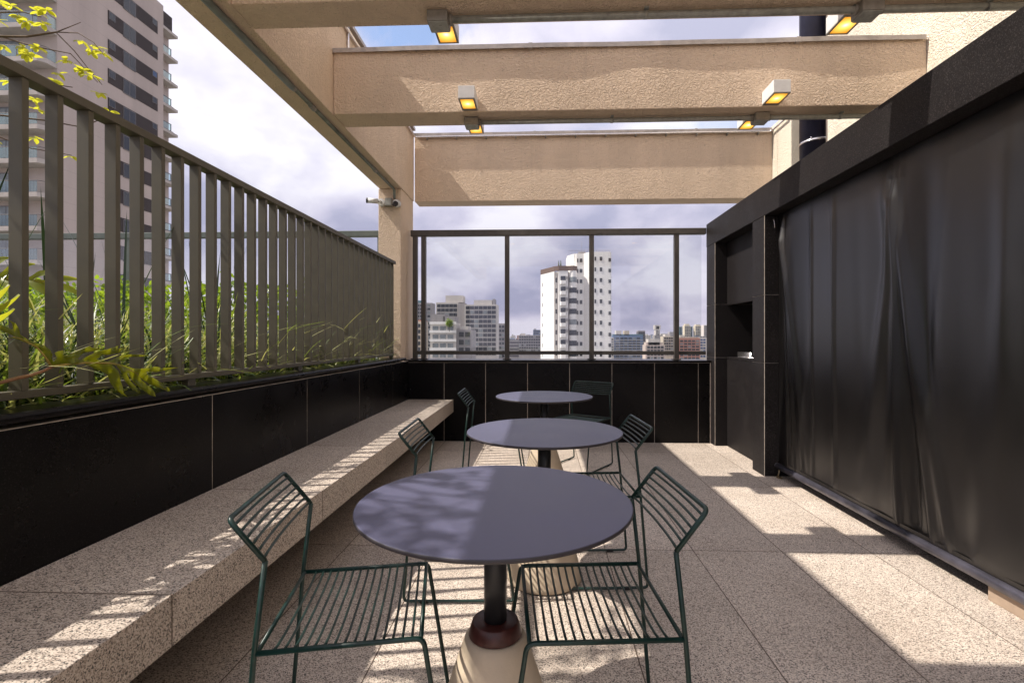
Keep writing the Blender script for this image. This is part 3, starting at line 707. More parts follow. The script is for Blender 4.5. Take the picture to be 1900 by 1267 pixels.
# upright dark sword plants
swords = [(-1.95, 1.52), (-2.05, 1.95), (-1.98, 2.12), (-2.20, 2.55), (-2.05, 2.95), (-2.25, 3.35), (-2.1, 1.20)]
labs = ['dark sword leaved plant at the left edge of the photo behind the fence', 'dark sword leaved plant behind the second gap of the fence', 'dark sword leaved plant by the big lobed leaf tip', 'dark sword leaved plant with wide splayed blades mid planter', 'dark sword leaved plant before the brown banded tower',
        'farthest dark sword leaved plant rising above the hedge', 'dark sword leaved plant nearest to the left frame']
for (x, y), lab in zip(swords, labs):
    r = tag(empty('sword_plant', (x, y, 0.93)), lab, 'plant', 'sword leaved plants in the planter')
    f = MB()
    for q in range(rg.randint(6, 9)):
        blade(f, (x + rg.gauss(0, 0.03), y + rg.gauss(0, 0.03), 0.93), rg.uniform(0, 6.28), rg.uniform(0.55, 1.0), rg.uniform(0.007, 0.0125), rg.uniform(0.04, 0.42), rg.uniform(-0.05, 0.3), 0, 6, rg.uniform(-0.4, 0.4))
    f.build('blades', M['leaf_dark'], r)

# hedge in front of the outer railing
hd = tag(empty('hedge', (-4.6, 5.4, 0.93)), 'bright green round leaved hedge in front of the outer glass railing', 'hedge')
h = MB()
for k in range(9500):
    x = rg.uniform(-8.2, -1.98); tz = rg.random() ** 0.7
    top = 1.79 + 0.06 * math.sin(x * 5.1) + 0.05 * math.sin(x * 13 + 1)
    z = 1.0 + (top - 1.0) * tz + rg.gauss(0, 0.02); y = 5.38 + rg.gauss(0, 0.20)
    y = max(4.95, min(5.9, y))
    d = Vector((rg.gauss(0, 0.6), rg.gauss(-0.3, 0.6), rg.uniform(0.1, 1.0)))
    ellipse_leaf(h, Vector((x, y, z)), d, Vector((rg.gauss(0, 1), rg.gauss(0, 1), rg.gauss(0, 1))), rg.uniform(0.035, 0.065), rg.uniform(0.030, 0.048))
h.build('leaves', M['leaf_hedge'], hd)
h = MB()
for k in range(46):
    x = -8.1 + k * 0.133; h.tube([(x, 5.42, 0.93), (x + rg.gauss(0, .04), 5.40, 1.35), (x + rg.gauss(0, .07), 5.38, 1.72)], [0.008, 0.006, 0.003], 5)
h.build('stems', M['bark'], hd)

# lobed philodendron leaning out through the fence
ph = tag(empty('lobed_leaf_plant', (-1.95, 1.35, 0.93)), 'large lobed green leaf plant leaning out through the fence at the left', 'plant')
def lobed(root, tip, droopv, scale, lobes, parent, facing):
    """leaf built round a curved midrib, finger lobes either side"""
    f = MB(); r0 = Vector(root); r1 = Vector(tip); ax = (r1 - r0); L = ax.length; ax.normalize()
    nrm = Vector(facing).normalized(); sd = nrm.cross(ax).normalized(); nrm = ax.cross(sd)
    def mid(u): return r0 + ax * (L * u) + nrm * (0.10 * L * math.sin(math.pi * u) * droopv) - Vector((0, 0, 0.06 * L * u * u))
    strip = []
    for k in range(11):
        u = k / 10; wv = 0.085 * scale * (1 - 0.75 * u) * (0.5 + min(1, u * 5) * 0.5); strip.append((mid(u) + sd * wv, mid(u), mid(u) - sd * wv))
    o = len(f.v)
    for a in strip: f.v += [tuple(q) for q in a]
    for k in range(10):
        f.face([o + 3 * k, o + 3 * k + 3, o + 3 * k + 4, o + 3 * k + 1], 0, True); f.face([o + 3 * k + 1, o + 3 * k + 4, o + 3 * k + 5, o + 3 * k + 2], 0, True)
    for (u, s, ln, wd, fw) in lobes:                            # position, side, length, width, forward sweep
        p = mid(u); dr = (sd * s * math.cos(fw) + ax * math.sin(fw)).normalized(); ac = nrm.cross(dr).normalized()
        o = len(f.v); ns = 8; tw = rg.uniform(-0.35, 0.35)
        for k in range(ns + 1):
            v = k / ns; wv = wd * scale * (0.62 + 0.75 * v - 0.25 * math.sin(v * 9)) * (1 - v) ** 0.55 if v < 1 else 0.001
            c = p + dr * (ln * scale * v) - Vector((0, 0, 0.14 * ln * scale * v * v)) + nrm * (0.10 * ln * scale * math.sin(v * 2.6))
            a2 = (ac * math.cos(tw * v) + nrm * math.sin(tw * v))
            f.v += [tuple(c + a2 * wv + nrm * 0.010 * scale), tuple(c), tuple(c - a2 * wv + nrm * 0.010 * scale)]
        for k in range(ns):
            f.face([o + 3 * k, o + 3 * k + 3, o + 3 * k + 4, o + 3 * k + 1], 0, True); f.face([o + 3 * k + 1, o + 3 * k + 4, o + 3 * k + 5, o + 3 * k + 2], 0, True)
    lf = f.build('lobed_leaf', M['leaf_philo'], parent)
    m = MB(); m.tube([mid(k / 10) + nrm * 0.003 for k in range(11)], [0.0045 * (1 - 0.8 * k / 10) for k in range(11)], 6); m.build('midrib', M['rib'], lf)
    return mid(0)
M['rib'] = plain('leaf_rib', (0.33, 0.24, 0.04), 0.5)
LB = [(0.03, 1, 0.24, 0.050, -0.8), (0.05, -1, 0.10, 0.03, -0.4), (0.16, 1, 0.24, 0.040, 0.25), (0.34, 1, 0.30, 0.040, 0.75), (0.36, -1, 0.22, 0.038, 0.30), (0.56, 1, 0.24, 0.034, 0.85), (0.54, -1, 0.26, 0.038, 0.42), (0.74, -1, 0.24, 0.034, 0.60), (0.80, 1, 0.18, 0.030, 0.95), (0.93, -1, 0.20, 0.032, 0.85), (0.96, 1, 0.16, 0.030, 1.35)]
LEAF = [(1.537, 1.128), (1.522, 1.151), (1.507, 1.178), (1.486, 1.19), (1.461, 1.205), (1.431, 1.218), (1.4, 1.221), (1.434, 1.224), (1.407, 1.233), (1.38, 1.244), (1.375, 1.258), (1.395, 1.255), (1.418, 1.246), (1.424, 1.25), (1.418, 1.263), (1.406, 1.274), (1.428, 1.265), (1.443, 1.248), (1.447, 1.231), (1.464, 1.217), (1.492, 1.202), (1.51, 1.196), (1.525, 1.184), (1.537, 1.168), (1.538, 1.156), (1.546, 1.144), (1.552, 1.156), (1.541, 1.173), (1.546, 1.177), (1.563, 1.181), (1.568, 1.164), (1.584, 1.164), (1.61, 1.174), (1.638, 1.181), (1.671, 1.192), (1.677, 1.187), (1.714, 1.183), (1.684, 1.175), (1.655, 1.171), (1.638, 1.16), (1.624, 1.147), (1.645, 1.146), (1.677, 1.161), (1.702, 1.175), (1.748, 1.185), (1.79, 1.193), (1.784, 1.181), (1.83, 1.186), (1.792, 1.165), (1.748, 1.162), (1.717, 1.159), (1.702, 1.146), (1.737, 1.135), (1.772, 1.147), (1.813, 1.156), (1.856, 1.158), (1.944, 1.15), (1.902, 1.147), (1.848, 1.148), (1.809, 1.137), (1.772, 1.128), (1.797, 1.121), (1.852, 1.104), (1.902, 1.101), (1.949, 1.106), (1.988, 1.098), (2.083, 1.094), (2.019, 1.086), (1.954, 1.083), (1.911, 1.088), (1.915, 1.078), (1.954, 1.056), (1.998, 1.025), (2.024, 1.001), (2.014, 0.996), (1.973, 1.012), (1.93, 1.036), (1.897, 1.064), (1.888, 1.069), (1.911, 1.045), (1.939, 1.012), (1.961, 0.976), (1.925, 0.995), (1.883, 1.025), (1.856, 1.053), (1.826, 1.088), (1.809, 1.089), (1.839, 1.055), (1.865, 1.027), (1.876, 1.006), (1.856, 1.008), (1.83, 1.031), (1.801, 1.065), (1.776, 1.102), (1.768, 1.12), (1.748, 1.124), (1.768, 1.099), (1.784, 1.066), (1.792, 1.038), (1.79, 1.017), (1.809, 0.996), (1.784, 1.011), (1.764, 1.034), (1.748, 1.063), (1.733, 1.088), (1.71, 1.103), (1.688, 1.112), (1.677, 1.121), (1.655, 1.131), (1.621, 1.134), (1.591, 1.131), (1.562, 1.128)]
RIB = [(1.537, 1.129), (1.578, 1.133), (1.662, 1.135), (1.748, 1.129), (1.772, 1.123), (1.839, 1.096), (1.883, 1.078)]
RIB2 = [(1.537, 1.129), (1.516, 1.163), (1.486, 1.193), (1.447, 1.217), (1.418, 1.225)]
PET = [(1.458, 1.099), (1.486, 1.104), (1.516, 1.116), (1.537, 1.129)]
def big_leaf():
    """broad lobed blade seen side-on through the fence, cupped about its midrib and with real thickness"""
    def ribz(y):
        pts = sorted(RIB + RIB2)
        for (a, za), (c, zc) in zip(pts[:-1], pts[1:]):
            if a <= y <= c: return za + (zc - za) * (y - a) / max(1e-6, c - a)
        return pts[0][1] if y < pts[0][0] else pts[-1][1]
    def dx(y, z):
        d = z - ribz(y)
        return -1.572 + (0.08 * max(0, -d)) - 0.06 * max(0, d) + 0.007 * math.sin(y * 38 + z * 20) + 0.005 * math.sin(z * 70)
    bm = bmesh.new()
    vs = [bm.verts.new((0, y, z)) for y, z in LEAF]
    es = [bm.edges.new((vs[i], vs[(i + 1) % len(vs)])) for i in range(len(vs))]
    bmesh.ops.triangle_fill(bm, use_beauty=True, use_dissolve=False, edges=es)
    bmesh.ops.subdivide_edges(bm, edges=[e for e in bm.edges if e.calc_length() > 0.03], cuts=2, use_grid_fill=True)
    bmesh.ops.triangulate(bm, faces=list(bm.faces))
    for v in bm.verts: v.co.x = dx(v.co.y, v.co.z)
    bmesh.ops.recalc_face_normals(bm, faces=list(bm.faces))
    bmesh.ops.solidify(bm, geom=list(bm.faces), thickness=0.0012)
    me = bpy.data.meshes.new('lobed_leaf')
    for v in bm.verts: v.co -= Vector(ph.location)
    bm.to_mesh(me); bm.free()
    for p in me.polygons: p.use_smooth = True
    me.materials.append(M['leaf_philo'])
    o = bpy.data.objects.new('lobed_leaf', me); COL.objects.link(o); o.parent = ph
    b = MB()
    for pts, r in ((RIB, 0.0042), (RIB2, 0.0036)):
        n = len(pts); b.tube([(dx(y, z) + 0.0015, y, z) for y, z in pts], [r * (1 - 0.75 * k / (n - 1)) for k in range(n)], 6)
    b.build('midrib', M['rib'], o)
big_leaf()
lobed((-1.72, 1.42, 1.20), (-1.60, 1.30, 1.33), 0.4, 0.6, LB, ph, (0.9, -0.5, 0.4))
lobed((-1.98, 1.50, 1.40), (-1.80, 1.76, 1.44), 0.3, 0.62, LB, ph, (0.4, -0.7, 0.7))
lobed((-2.05, 1.30, 1.42), (-1.82, 1.46, 1.49), 0.3, 0.62, LB, ph, (0.4, -0.7, 0.7))
b = MB()
b.tube([(-1.95, 1.35, 0.93), (-1.86, 1.38, 1.03), (-1.70, 1.42, 1.065)] + [(-1.60 + 0.009 * k, y, z) for k, (y, z) in enumerate(PET)], [0.008, 0.007, 0.006, 0.0055, 0.0052, 0.005, 0.0045], 8)
b.tube([(-1.95, 1.35, 0.93), (-1.85, 1.37, 1.12), (-1.72, 1.42, 1.20)], [0.007, 0.006, 0.004], 8)
b.tube([(-1.95, 1.35, 0.93), (-2.02, 1.42, 1.25), (-1.98, 1.50, 1.40)], [0.007, 0.006, 0.004], 8)
b.tube([(-1.95, 1.35, 0.93), (-2.06, 1.30, 1.25), (-2.05, 1.30, 1.42)], [0.007, 0.006, 0.004], 8)
b.build('stalks', plain('reddish_stalk', (0.22, 0.10, 0.04), 0.5), ph)

# yellow leaved tree, its trunk just outside the frame on the left
tr = tag(empty('young_tree', (-3.05, 1.55, 0.93)), 'slender tree with bright yellow green leaves reaching over the fence from the left', 'tree')
tb = MB(); tl = MB()
def whorl(c, n, L):
    c = Vector(c)
    for q in range(n):
        a = 6.283 * q / n + rg.uniform(-0.5, 0.5)
        d = Vector((math.cos(a), math.sin(a), rg.uniform(-0.75, 0.25))); ellipse_leaf(tl, c, d, Vector((rg.gauss(0, .35), rg.gauss(0, .35), 1)), L * rg.uniform(0.75, 1.2), L * rg.uniform(0.42, 0.58), 0, 0.22)
def limb(pts, r0, r1):
    n = len(pts); tb.tube(pts, [r0 + (r1 - r0) * k / (n - 1) for k in range(n)], 7)
def branch(p, d, ln, r, depth):
    p = Vector(p); d = Vector(d).normalized(); pts = [p]
    for k in range(4):
        d = (d + Vector((rg.gauss(0, .16), rg.gauss(0, .16), rg.gauss(-0.02, .12)))).normalized(); p = p + d * ln / 4; pts.append(p)
        if depth > 0 and rg.random() < 0.75: branch(p, d + Vector((rg.gauss(0, .7), rg.gauss(0, .7), rg.gauss(0, .45))), ln * 0.6, r * 0.55, depth - 1)
        elif depth == 0 and rg.random() < 0.7: whorl(p + Vector((rg.gauss(0, .02), rg.gauss(0, .02), 0)), rg.randint(3, 6), 0.042)
    limb(pts, r, r * 0.45); whorl(p, rg.randint(4, 6), 0.045)
limb([(-3.05, 1.55, 0.93), (-3.02, 1.50, 1.7), (-3.08, 1.45, 2.4), (-3.0, 1.35, 3.1), (-2.95, 1.3, 3.6)], 0.035, 0.014)
limb([(-2.95, 1.3, 3.6), (-2.9, 1.22, 3.9)], 0.014, 0.006)
for (z, d, ln) in ((3.4, (0.8, -0.25, 0.3), 0.9), (3.6, (0.8, -0.1, 0.0), 0.9), (3.7, (0.6, -0.5, 0.05), 0.9), (3.6, (0.9, 0.15, -0.1), 0.8), (3.7, (0.4, -0.7, 0.0), 0.8), (3.5, (0.7, 0.0, 0.1), 0.8), (3.0, (0.9, 0.0, 0.25), 0.8), (3.2, (0.8, -0.45, 0.15), 0.9), (2.4, (0.6, -0.4, 0.5), 0.8), (2.6, (-0.5, -0.5, 0.6), 0.9), (2.8, (0.7, -0.35, 0.45), 0.8), (3.0, (0.5, -0.7, 0.5), 0.8), (3.1, (-0.6, 0.3, 0.7), 0.9), (3.2, (0.8, -0.1, 0.5), 0.7), (3.3, (0.2, -0.8, 0.6), 0.8), (3.5, (0.4, 0.1, 0.8), 0.7), (3.55, (0.6, -0.6, 0.4), 0.8)):
    branch((-3.02, 1.42, z), d, ln, 0.011, 1)
# the thin twigs seen over the fence
tw1 = [(-3.02, 1.5, 2.55), (-2.95, 2.0, 2.72), (-2.845, 2.5, 2.805), (-2.70, 2.5, 2.80), (-2.536, 2.5, 2.82)]
limb(tw1, 0.009, 0.004)
limb([(-2.536, 2.5, 2.82), (-2.405, 2.5, 2.868)], 0.003, 0.0015)
limb([(-2.536, 2.5, 2.82), (-2.40, 2.48, 2.80), (-2.31, 2.47, 2.745), (-2.25, 2.46, 2.68)], 0.003, 0.0015)
limb([(-2.536, 2.5, 2.815), (-2.44, 2.5, 2.72), (-2.36, 2.5, 2.62), (-2.29, 2.5, 2.54)], 0.003, 0.0015)
limb([(-2.845, 2.5, 2.805), (-2.68, 2.52, 2.76), (-2.50, 2.54, 2.73), (-2.36, 2.55, 2.58)], 0.004, 0.0015)
limb([(-3.02, 1.5, 2.40), (-2.92, 2.1, 2.55), (-2.75, 2.5, 2.60), (-2.60, 2.5, 2.555), (-2.45, 2.5, 2.53)], 0.006, 0.002)
limb([(-2.95, 2.0, 2.72), (-2.88, 2.4, 2.86), (-2.72, 2.5, 2.93), (-2.62, 2.5, 2.90)], 0.005, 0.002)
limb([(-3.04, 1.5, 2.1), (-2.9, 2.2, 2.3), (-2.6, 2.5, 2.36), (-2.42, 2.52, 2.33), (-2.22, 2.5, 2.39)], 0.006, 0.002)
limb([(-2.9, 2.2, 2.3), (-2.7, 2.5, 2.22), (-2.455, 2.5, 2.175)], 0.004, 0.0015)
for (x, z, n) in ((-2.79, 2.97, 6), (-2.77, 2.93, 5), (-2.73, 2.90, 6), (-2.68, 2.87, 5), (-2.64, 2.93, 5), (-2.58, 2.93, 6), (-2.60, 2.86, 5), (-2.81, 2.86, 5), (-2.83, 2.755, 5), (-2.75, 2.745, 5), (-2.71, 2.74, 6), (-2.595, 2.717, 6), (-2.67, 2.69, 5), (-2.71, 2.635, 5), (-2.84, 2.59, 4),
                 (-2.43, 2.79, 4), (-2.34, 2.755, 4), (-2.30, 2.715, 5), (-2.38, 2.735, 3), (-2.49, 2.675, 5), (-2.42, 2.635, 5), (-2.39, 2.615, 5), (-2.32, 2.575, 5), (-2.32, 2.505, 4), (-2.32, 2.43, 4), (-2.23, 2.39, 3), (-2.55, 2.56, 4), (-2.65, 2.595, 4), (-2.50, 2.59, 4), (-2.67, 2.47, 4), (-2.62, 2.41, 4), (-2.82, 2.24, 4), (-2.60, 2.25, 4), (-2.455, 2.17, 4)):
    whorl((x, 2.5 + rg.gauss(0, .03), z), n + 1, 0.046)
tb.build('trunk', M['bark'], tr); tl.build('crown', M['leaf_yellow'], tr)

# ================================================================== CITY
def facade(name, col, var=0.12, rough=0.85, fl=3.05):
    m, t, p, o = new_mat(name)
    geo = t.node('ShaderNodeNewGeometry'); pos = geo.outputs['Position']
    mpv = t.node('ShaderNodeMapping'); mpv.inputs['Scale'].default_value = (0.5, 0.5, 0.06); t.link(pos, mpv.inputs[0])
    n = t.node('ShaderNodeTexNoise', i_Scale=1.0, i_Detail=6.0, i_Roughness=0.6); t.link(mpv.outputs[0], n.inputs['Vector'])
    c = t.ramp(n.outputs[0], [(0.3, tuple(v * (1 - var) for v in col)), (0.7, tuple(min(1, v * (1 + var * 0.5)) for v in col))])
    sx = t.node('ShaderNodeSeparateXYZ'); t.link(pos, sx.inputs[0])
    c = t.mix(t.math('MULTIPLY', joint_mask(t, sx.outputs[2], fl / 2, 0.4, 0.012), 0.55), c, tuple(v * 0.5 for v in col))
    t.link(c, p.inputs['Base Color']); p.inputs['Roughness'].default_value = rough
    return m
FC = {'mauve': facade('pinkish_render', (0.49, 0.405, 0.36)), 'brown': facade('brown_band', (0.046, 0.034, 0.032)), 'white': facade('white_render', (0.80, 0.77, 0.74), 0.05), 'offwhite': facade('offwhite_render', (0.56, 0.52, 0.48)),
      'grey': facade('grey_render', (0.30, 0.28, 0.28)), 'beige': facade('beige_render', (0.52, 0.45, 0.36)), 'blue': facade('blue_render', (0.10, 0.16, 0.28)), 'teal': facade('teal_glass_facade', (0.08, 0.17, 0.20), 0.2, 0.3),
      'red': facade('brick_red_render', (0.40, 0.19, 0.14)), 'cream': facade('cream_render', (0.66, 0.58, 0.44)), 'dark': facade('dark_render', (0.10, 0.09, 0.10)), 'terra': facade('terracotta_roof', (0.13, 0.075, 0.05))}
M['pane'] = plain('dark_window_pane', (0.028, 0.032, 0.040), 0.12, 0, 0.0)
M['pane_blue'] = plain('blue_window_pane', (0.02, 0.06, 0.16), 0.12)
M['pane_light'] = plain('curtained_pane', (0.20, 0.22, 0.23), 0.2, 0, 0.3, 0.8)
M['slab'] = plain('balcony_concrete', (0.46, 0.41, 0.37), 0.85, 0, 0.15, 1.5)
M['frame'] = plain('window_frame_grey', (0.13, 0.12, 0.12), 0.5)

# --- tall tower at the left
TX = -45.19
tower = tag(empty('apartment_tower', (TX - 9, 51, -46)), 'tall pinkish apartment tower with brown window bands and balconies at the left', 'building')
b = MB(); b.box((TX - 18, 44.60, -46), (TX, 57.6, 40.9)); b.build('wall', FC['mauve'], tower)
b = MB(); b.box((TX - 18, 57.6, -46), (TX - 1.2, 60.0, 40.2)); b.build('rear_wall', FC['mauve'], tower)
winA = winS = balS = balN = doorS = None
for k in range(11):
    zt = 38.46 - 3.035 * k
    b = MB(); b.box((TX - 0.2, 50.0, zt - 1.50), (TX + 0.04, 56.68, zt)); b.build('brown_band', FC['brown'], tower)
    for (y0, y1, z0, z1, pm) in ((50.10, 50.85, zt - 0.85, zt - 0.08, 'pane_blue' if k in (5,) else 'pane'), (51.87, 53.5, zt - 1.62, zt - 0.10, 'pane'), (55.87, 56.55, zt - 0.72, zt - 0.05, 'pane_blue' if k in (2, 5) else 'pane')):
        b = MB(); b.box((TX + 0.0, y0, z0), (TX + 0.075, y1, z1)); wd = b.build('window', M['frame'], tower)
        b = MB()
        if y1 - y0 > 1.2:
            ymid = (y0 + y1) / 2; b.box((TX + 0.07, y0 + 0.07, z0 + 0.07), (TX + 0.085, ymid - 0.04, z1 - 0.07)); b.box((TX + 0.07, ymid + 0.04, z0 + 0.07), (TX + 0.085, y1 - 0.07, z1 - 0.07))
        else: b.box((TX + 0.07, y0 + 0.06, z0 + 0.06), (TX + 0.085, y1 - 0.06, z1 - 0.06))
        b.build('pane', M[pm], wd)
    # south balconies
    zs = 32.95 - 3.08 * k
    b = MB(); b.prism([(TX - 9, 43.2), (TX - 0.5, 43.2), (TX - 0.04, 43.7), (TX - 0.04, 44.595), (TX - 9, 44.595)], zs - 0.42, zs); s = b.build('balcony', M['slab'], tower)
    b = MB(); b.box((TX - 9, 43.25, zs + 0.05), (TX - 0.55, 43.27, zs + 1.02)); b.box((TX - 0.12, 43.75, zs + 0.05), (TX - 0.10, 44.55, zs + 1.02)); b.build('glass_panel', M['glass_green'], s)
    b = MB(); b.tube([(TX - 9, 43.26, zs + 1.06), (TX - 0.5, 43.26, zs + 1.06), (TX - 0.11, 43.72, zs + 1.06), (TX - 0.11, 44.58, zs + 1.06)], 0.03, 6)
    if k >= 3:
        for q in range(60): b.box((TX - 8.9 + q * 0.14, 43.28, zs), (TX - 8.87 + q * 0.14, 43.30, zs + 1.05))
    else:
        for q in range(6): b.box((TX - 8.5 + q * 1.5, 43.24, zs), (TX - 8.45 + q * 1.5, 43.29, zs + 1.05))
    b.build('balcony_rail', M['frame'], s)
    b = MB(); b.box((TX - 8.5, 44.5, zs + 0.02), (TX - 3.6, 44.62, zs + 2.2)); d = b.build('balcony_door', M['frame'], tower)
    b = MB()
    for q in range(4): b.box((TX - 8.4 + q * 1.2, 44.48, zs + 0.1), (TX - 7.28 + q * 1.2, 44.505, zs + 2.12))
    b.build('pane', M['pane_light'], d)
    # north balconies
    zn = 38.45 - 3.06 * k
    b = MB(); b.prism([(TX - 4, 57.61), (TX - 0.02, 57.61), (TX - 0.02, 60.0), (TX - 4, 60.0)], zn - 0.10, zn + 0.22); s = b.build('balcony', M['slab'], tower)
    b = MB(); b.box((TX - 0.35, 57.7, zn + 0.26), (TX - 0.33, 59.2, zn + 1.20)); b.build('glass_panel', M['glass_green'], s)
    b = MB(); b.box((TX - 0.37, 57.62, zn + 1.2), (TX - 0.30, 59.3, zn + 1.27)); b.box((TX - 0.37, 59.2, zn + 0.22), (TX - 0.30, 59.27, zn + 1.2)); b.box((TX - 0.4, 57.62, zn + 0.221), (TX - 0.28, 59.6, zn + 0.42)); b.build('balcony_rail', M['frame'], s)
b = MB(); b.box((TX - 4, 57.62, 38.68), (TX - 0.3, 59.4, 40.6)); b.build('roof_screen', FC['brown'], tower)

# --- white tower in the middle distance
wt = tag(empty('white_tower', (10, 150, -46)), 'bright white residential tower with brown roof terrace seen above the middle table', 'building')
low = [(-0.30, 152), (3.62, 144.6), (4.0, 145.9), (4.75, 145.9), (4.9, 143.6), (7.6, 143.6), (7.9, 145.6), (8.0, 145.6)]
for q in range(9):
    a = math.pi * (1 - q / 8); low.append((9.1 + 1.15 * math.cos(a), 145.0 - 1.7 * math.sin(a)))
low += [(10.3, 145.8), (10.3, 160), (-0.3, 160)]
b = MB(); b.prism(low, -46, 20.7); b.build('lower_wall', FC['white'], wt)
b = MB(); b.prism([(7.75, 150.5), (9.5, 146.9), (10.31, 146.4), (12.4, 146.4), (14.0, 143.6), (14.6, 143.4), (19.75, 143.4), (20.4, 146), (20.4, 158), (7.75, 158)], -46, 26.1); b.build('upper_wall', FC['white'], wt)
b = MB()
pp_ = [(-0.35, 151.9), (3.62, 144.45), (4.9, 143.5), (7.6, 143.5), (9.1, 143.2), (10.35, 144.6), (10.35, 146.3)]
for a, c in zip(pp_[:-1], pp_[1:]):
    d = Vector((c[0] - a[0], c[1] - a[1], 0)).normalized(); nn = Vector((-d.y, d.x, 0)) * 0.2
    b.prism([(a[0], a[1]), (c[0], c[1]), (c[0] + nn.x, c[1] + nn.y), (a[0] + nn.x, a[1] + nn.y)], 20.71, 22.1)
b.build('terrace_parapet', FC['terra'], wt)
b = MB()
for x, y in ((5.0, 146), (5.6, 145.6)): b.lathe([(0.25, 20.75), (0.32, 21.8), (0.05, 24.0)], 8, (x, y))
b.build('roof_conifers', M['leaf_dark'], wt)
b = MB()
for q in range(14): b.box((8 + q * 0.9, 146.6, 26.1), (8.06 + q * 0.9, 146.66, 27.0))
b.box((8, 146.6, 26.98), (20.2, 146.66, 27.06)); b.box((11, 148, 26.1), (13, 150, 26.9)); b.tube([(12, 149, 26.9), (12, 149, 30)], 0.04, 5); b.build('roof_rail', FC['grey'], wt)
def win(x0, x1, y, z0, z1, pm, parent, name='window'):
    b = MB(); b.box((x0, y - 0.05, z0), (x1, y + 0.25, z1)); return b.build(name, M[pm], parent)
protoW = {}
def wincol(key, x0, x1, y, h, floors, zb, pm, parent, fl=3.06):
    first = None
    for k in floors:
        z = zb - fl * k
        if first is None: first = win(x0, x1, y, z, z + h, pm, parent); z00 = z
        else:
            c = first.copy(); COL.objects.link(c); c.parent = parent; c.location = (0, 0, z - z00)
ZW = 17.4
wincol('a', 0.15, 0.5, 150.9, 1.1, range(0, 9), ZW - 0.5, 'pane', wt)
wincol('b', 4.1, 4.5, 145.85, 1.3, range(0, 9), ZW + 0.2, 'pane', wt)
wincol('c', 10.42, 10.78, 146.35, 1.1, range(-2, 9), ZW, 'pane', wt)
wincol('d', 11.2, 11.95, 146.35, 1.1, range(-2, 9), ZW, 'pane', wt)
wincol('e', 15.2, 15.65, 143.35, 1.1, range(-2, 9), ZW, 'pane', wt)
wincol('f', 16.7, 17.4, 143.35, 1.1, range(-2, 9), ZW, 'pane', wt)
wincol('g', 19.2, 19.95, 143.35, 1.0, range(-2, 9), ZW - 0.3, 'pane', wt)
for k in range(9):                                             # curved bay windows
    z = ZW - 3.06 * k; b = MB(); arc = []
    for q in range(9):
        a = math.pi * (1 - (0.10 + 0.80 * q / 8)); arc.append((9.1 + 1.19 * math.cos(a), 145.0 - 1.75 * math.sin(a)))
    b.prism(arc + [(9.1, 144.9)], z, z + 1.5); b.build('bay_window', M['pane_light' if k in (0, 4) else 'pane'], wt)
    b = MB(); b.prism([(5.3, 143.62), (5.6, 142.7), (6.9, 142.7), (7.2, 143.62)], z - 0.55, z + 0.45); s = b.build('balcony', FC['white'], wt)
    b = MB(); b.box((5.5, 143.4, z + 0.46), (6.9, 143.66, z + 1.75)); b.build('balcony_opening', M['pane'], s)
    b = MB()
    for q in range(3): b.box((7.0, 142.9, z + 1.0 + q * 0.3), (7.8 - 0.1 * q, 143.5, z + 1.06 + q * 0.3))
    b.build('awning', FC['grey'], s)

# --- mid-distance blocks: body, roof box and rows of windows, each a thing of its own
def block(name, label, x0, x1, y, zt, mat, roof=(), grid=None, depth=14, pane='pane', bands=None, group=None, cat='building'):
    r = tag(empty(name, ((x0 + x1) / 2, y + depth / 2, -46)), label, cat, group)
    b = MB(); b.box((x0, y, -46), (x1, y + depth, zt)); b.build('wall', FC[mat], r)
    for (a, c, z, m2) in roof:
        b = MB(); b.box((x0 + (x1 - x0) * a, y + 1, zt), (x0 + (x1 - x0) * c, y + depth - 2, z)); b.build('roof_block', FC[m2], r)
    if grid:
        nx, nzr, fx, fl, top = grid
        wd = (x1 - x0) * (1 - 2 * fx) / nx; first = None
        for i in range(nx):
            for k in range(nzr):
                x = x0 + (x1 - x0) * fx + i * wd; z = zt - top - k * fl
                if first is None:
                    bb = MB(); q = 0.05 if name == 'apartment_block' else 0.12; bb.box((x + wd * q, y - 0.25, z - fl * (0.72 if q < 0.1 else 0.62)), (x + wd * (1 - q), y + 0.1, z)); first = bb.build('window', M[pane], r); bx, bz = x, z
                else:
                    c = first.copy(); COL.objects.link(c); c.parent = r; c.location = (x - bx, 0, z - bz)
                    if rg.random() < 0.18:
                        c.data = first.data.copy(); c.data.materials[0] = M['pane_light']
    if bands:
        m2, nb, fl, top, hh = bands
        for k in range(nb):
            z = zt - top - k * fl; b = MB(); b.box((x0 - 0.3, y - 0.6, z - hh), (x1 + 0.3, y - 0.26, z)); b.build('balcony_band', FC[m2], r)
    return r
block('apartment_block', 'pale gridded apartment block with low roof box left of the railing post', -51.5, -29.8, 330, 23.7, 'offwhite', [(0.28, 0.84, 26.8, 'offwhite'), (0.86, 0.93, 27.5, 'grey')], (7, 11, 0.03, 3.05, 1.0), pane='pane')
block('apartment_block', 'pale stepped apartment block with tall roof box, second from the column', -72.5, -57.2, 338, 25.8, 'offwhite', [(0.42, 1.2, 30.6, 'offwhite')], (5, 10, 0.04, 3.05, 1.2))
block('apartment_block', 'narrow dark grey block joining the two pale apartment blocks', -57.1, -51.6, 336, 23.5, 'grey', [(0.0, 0.8, 25.3, 'grey')])
block('terraced_house', 'low pale terraced block with glass balconies below the apartment blocks', -56.6, -43.5, 250, 9.0, 'offwhite', [(0.0, 0.55, 13.6, 'grey'), (0.5, 0.95, 12.3, 'grey')], (3, 4, 0.06, 4.4, 1.6), pane='pane_light', bands=('white', 4, 4.4, -0.6, 1.3))
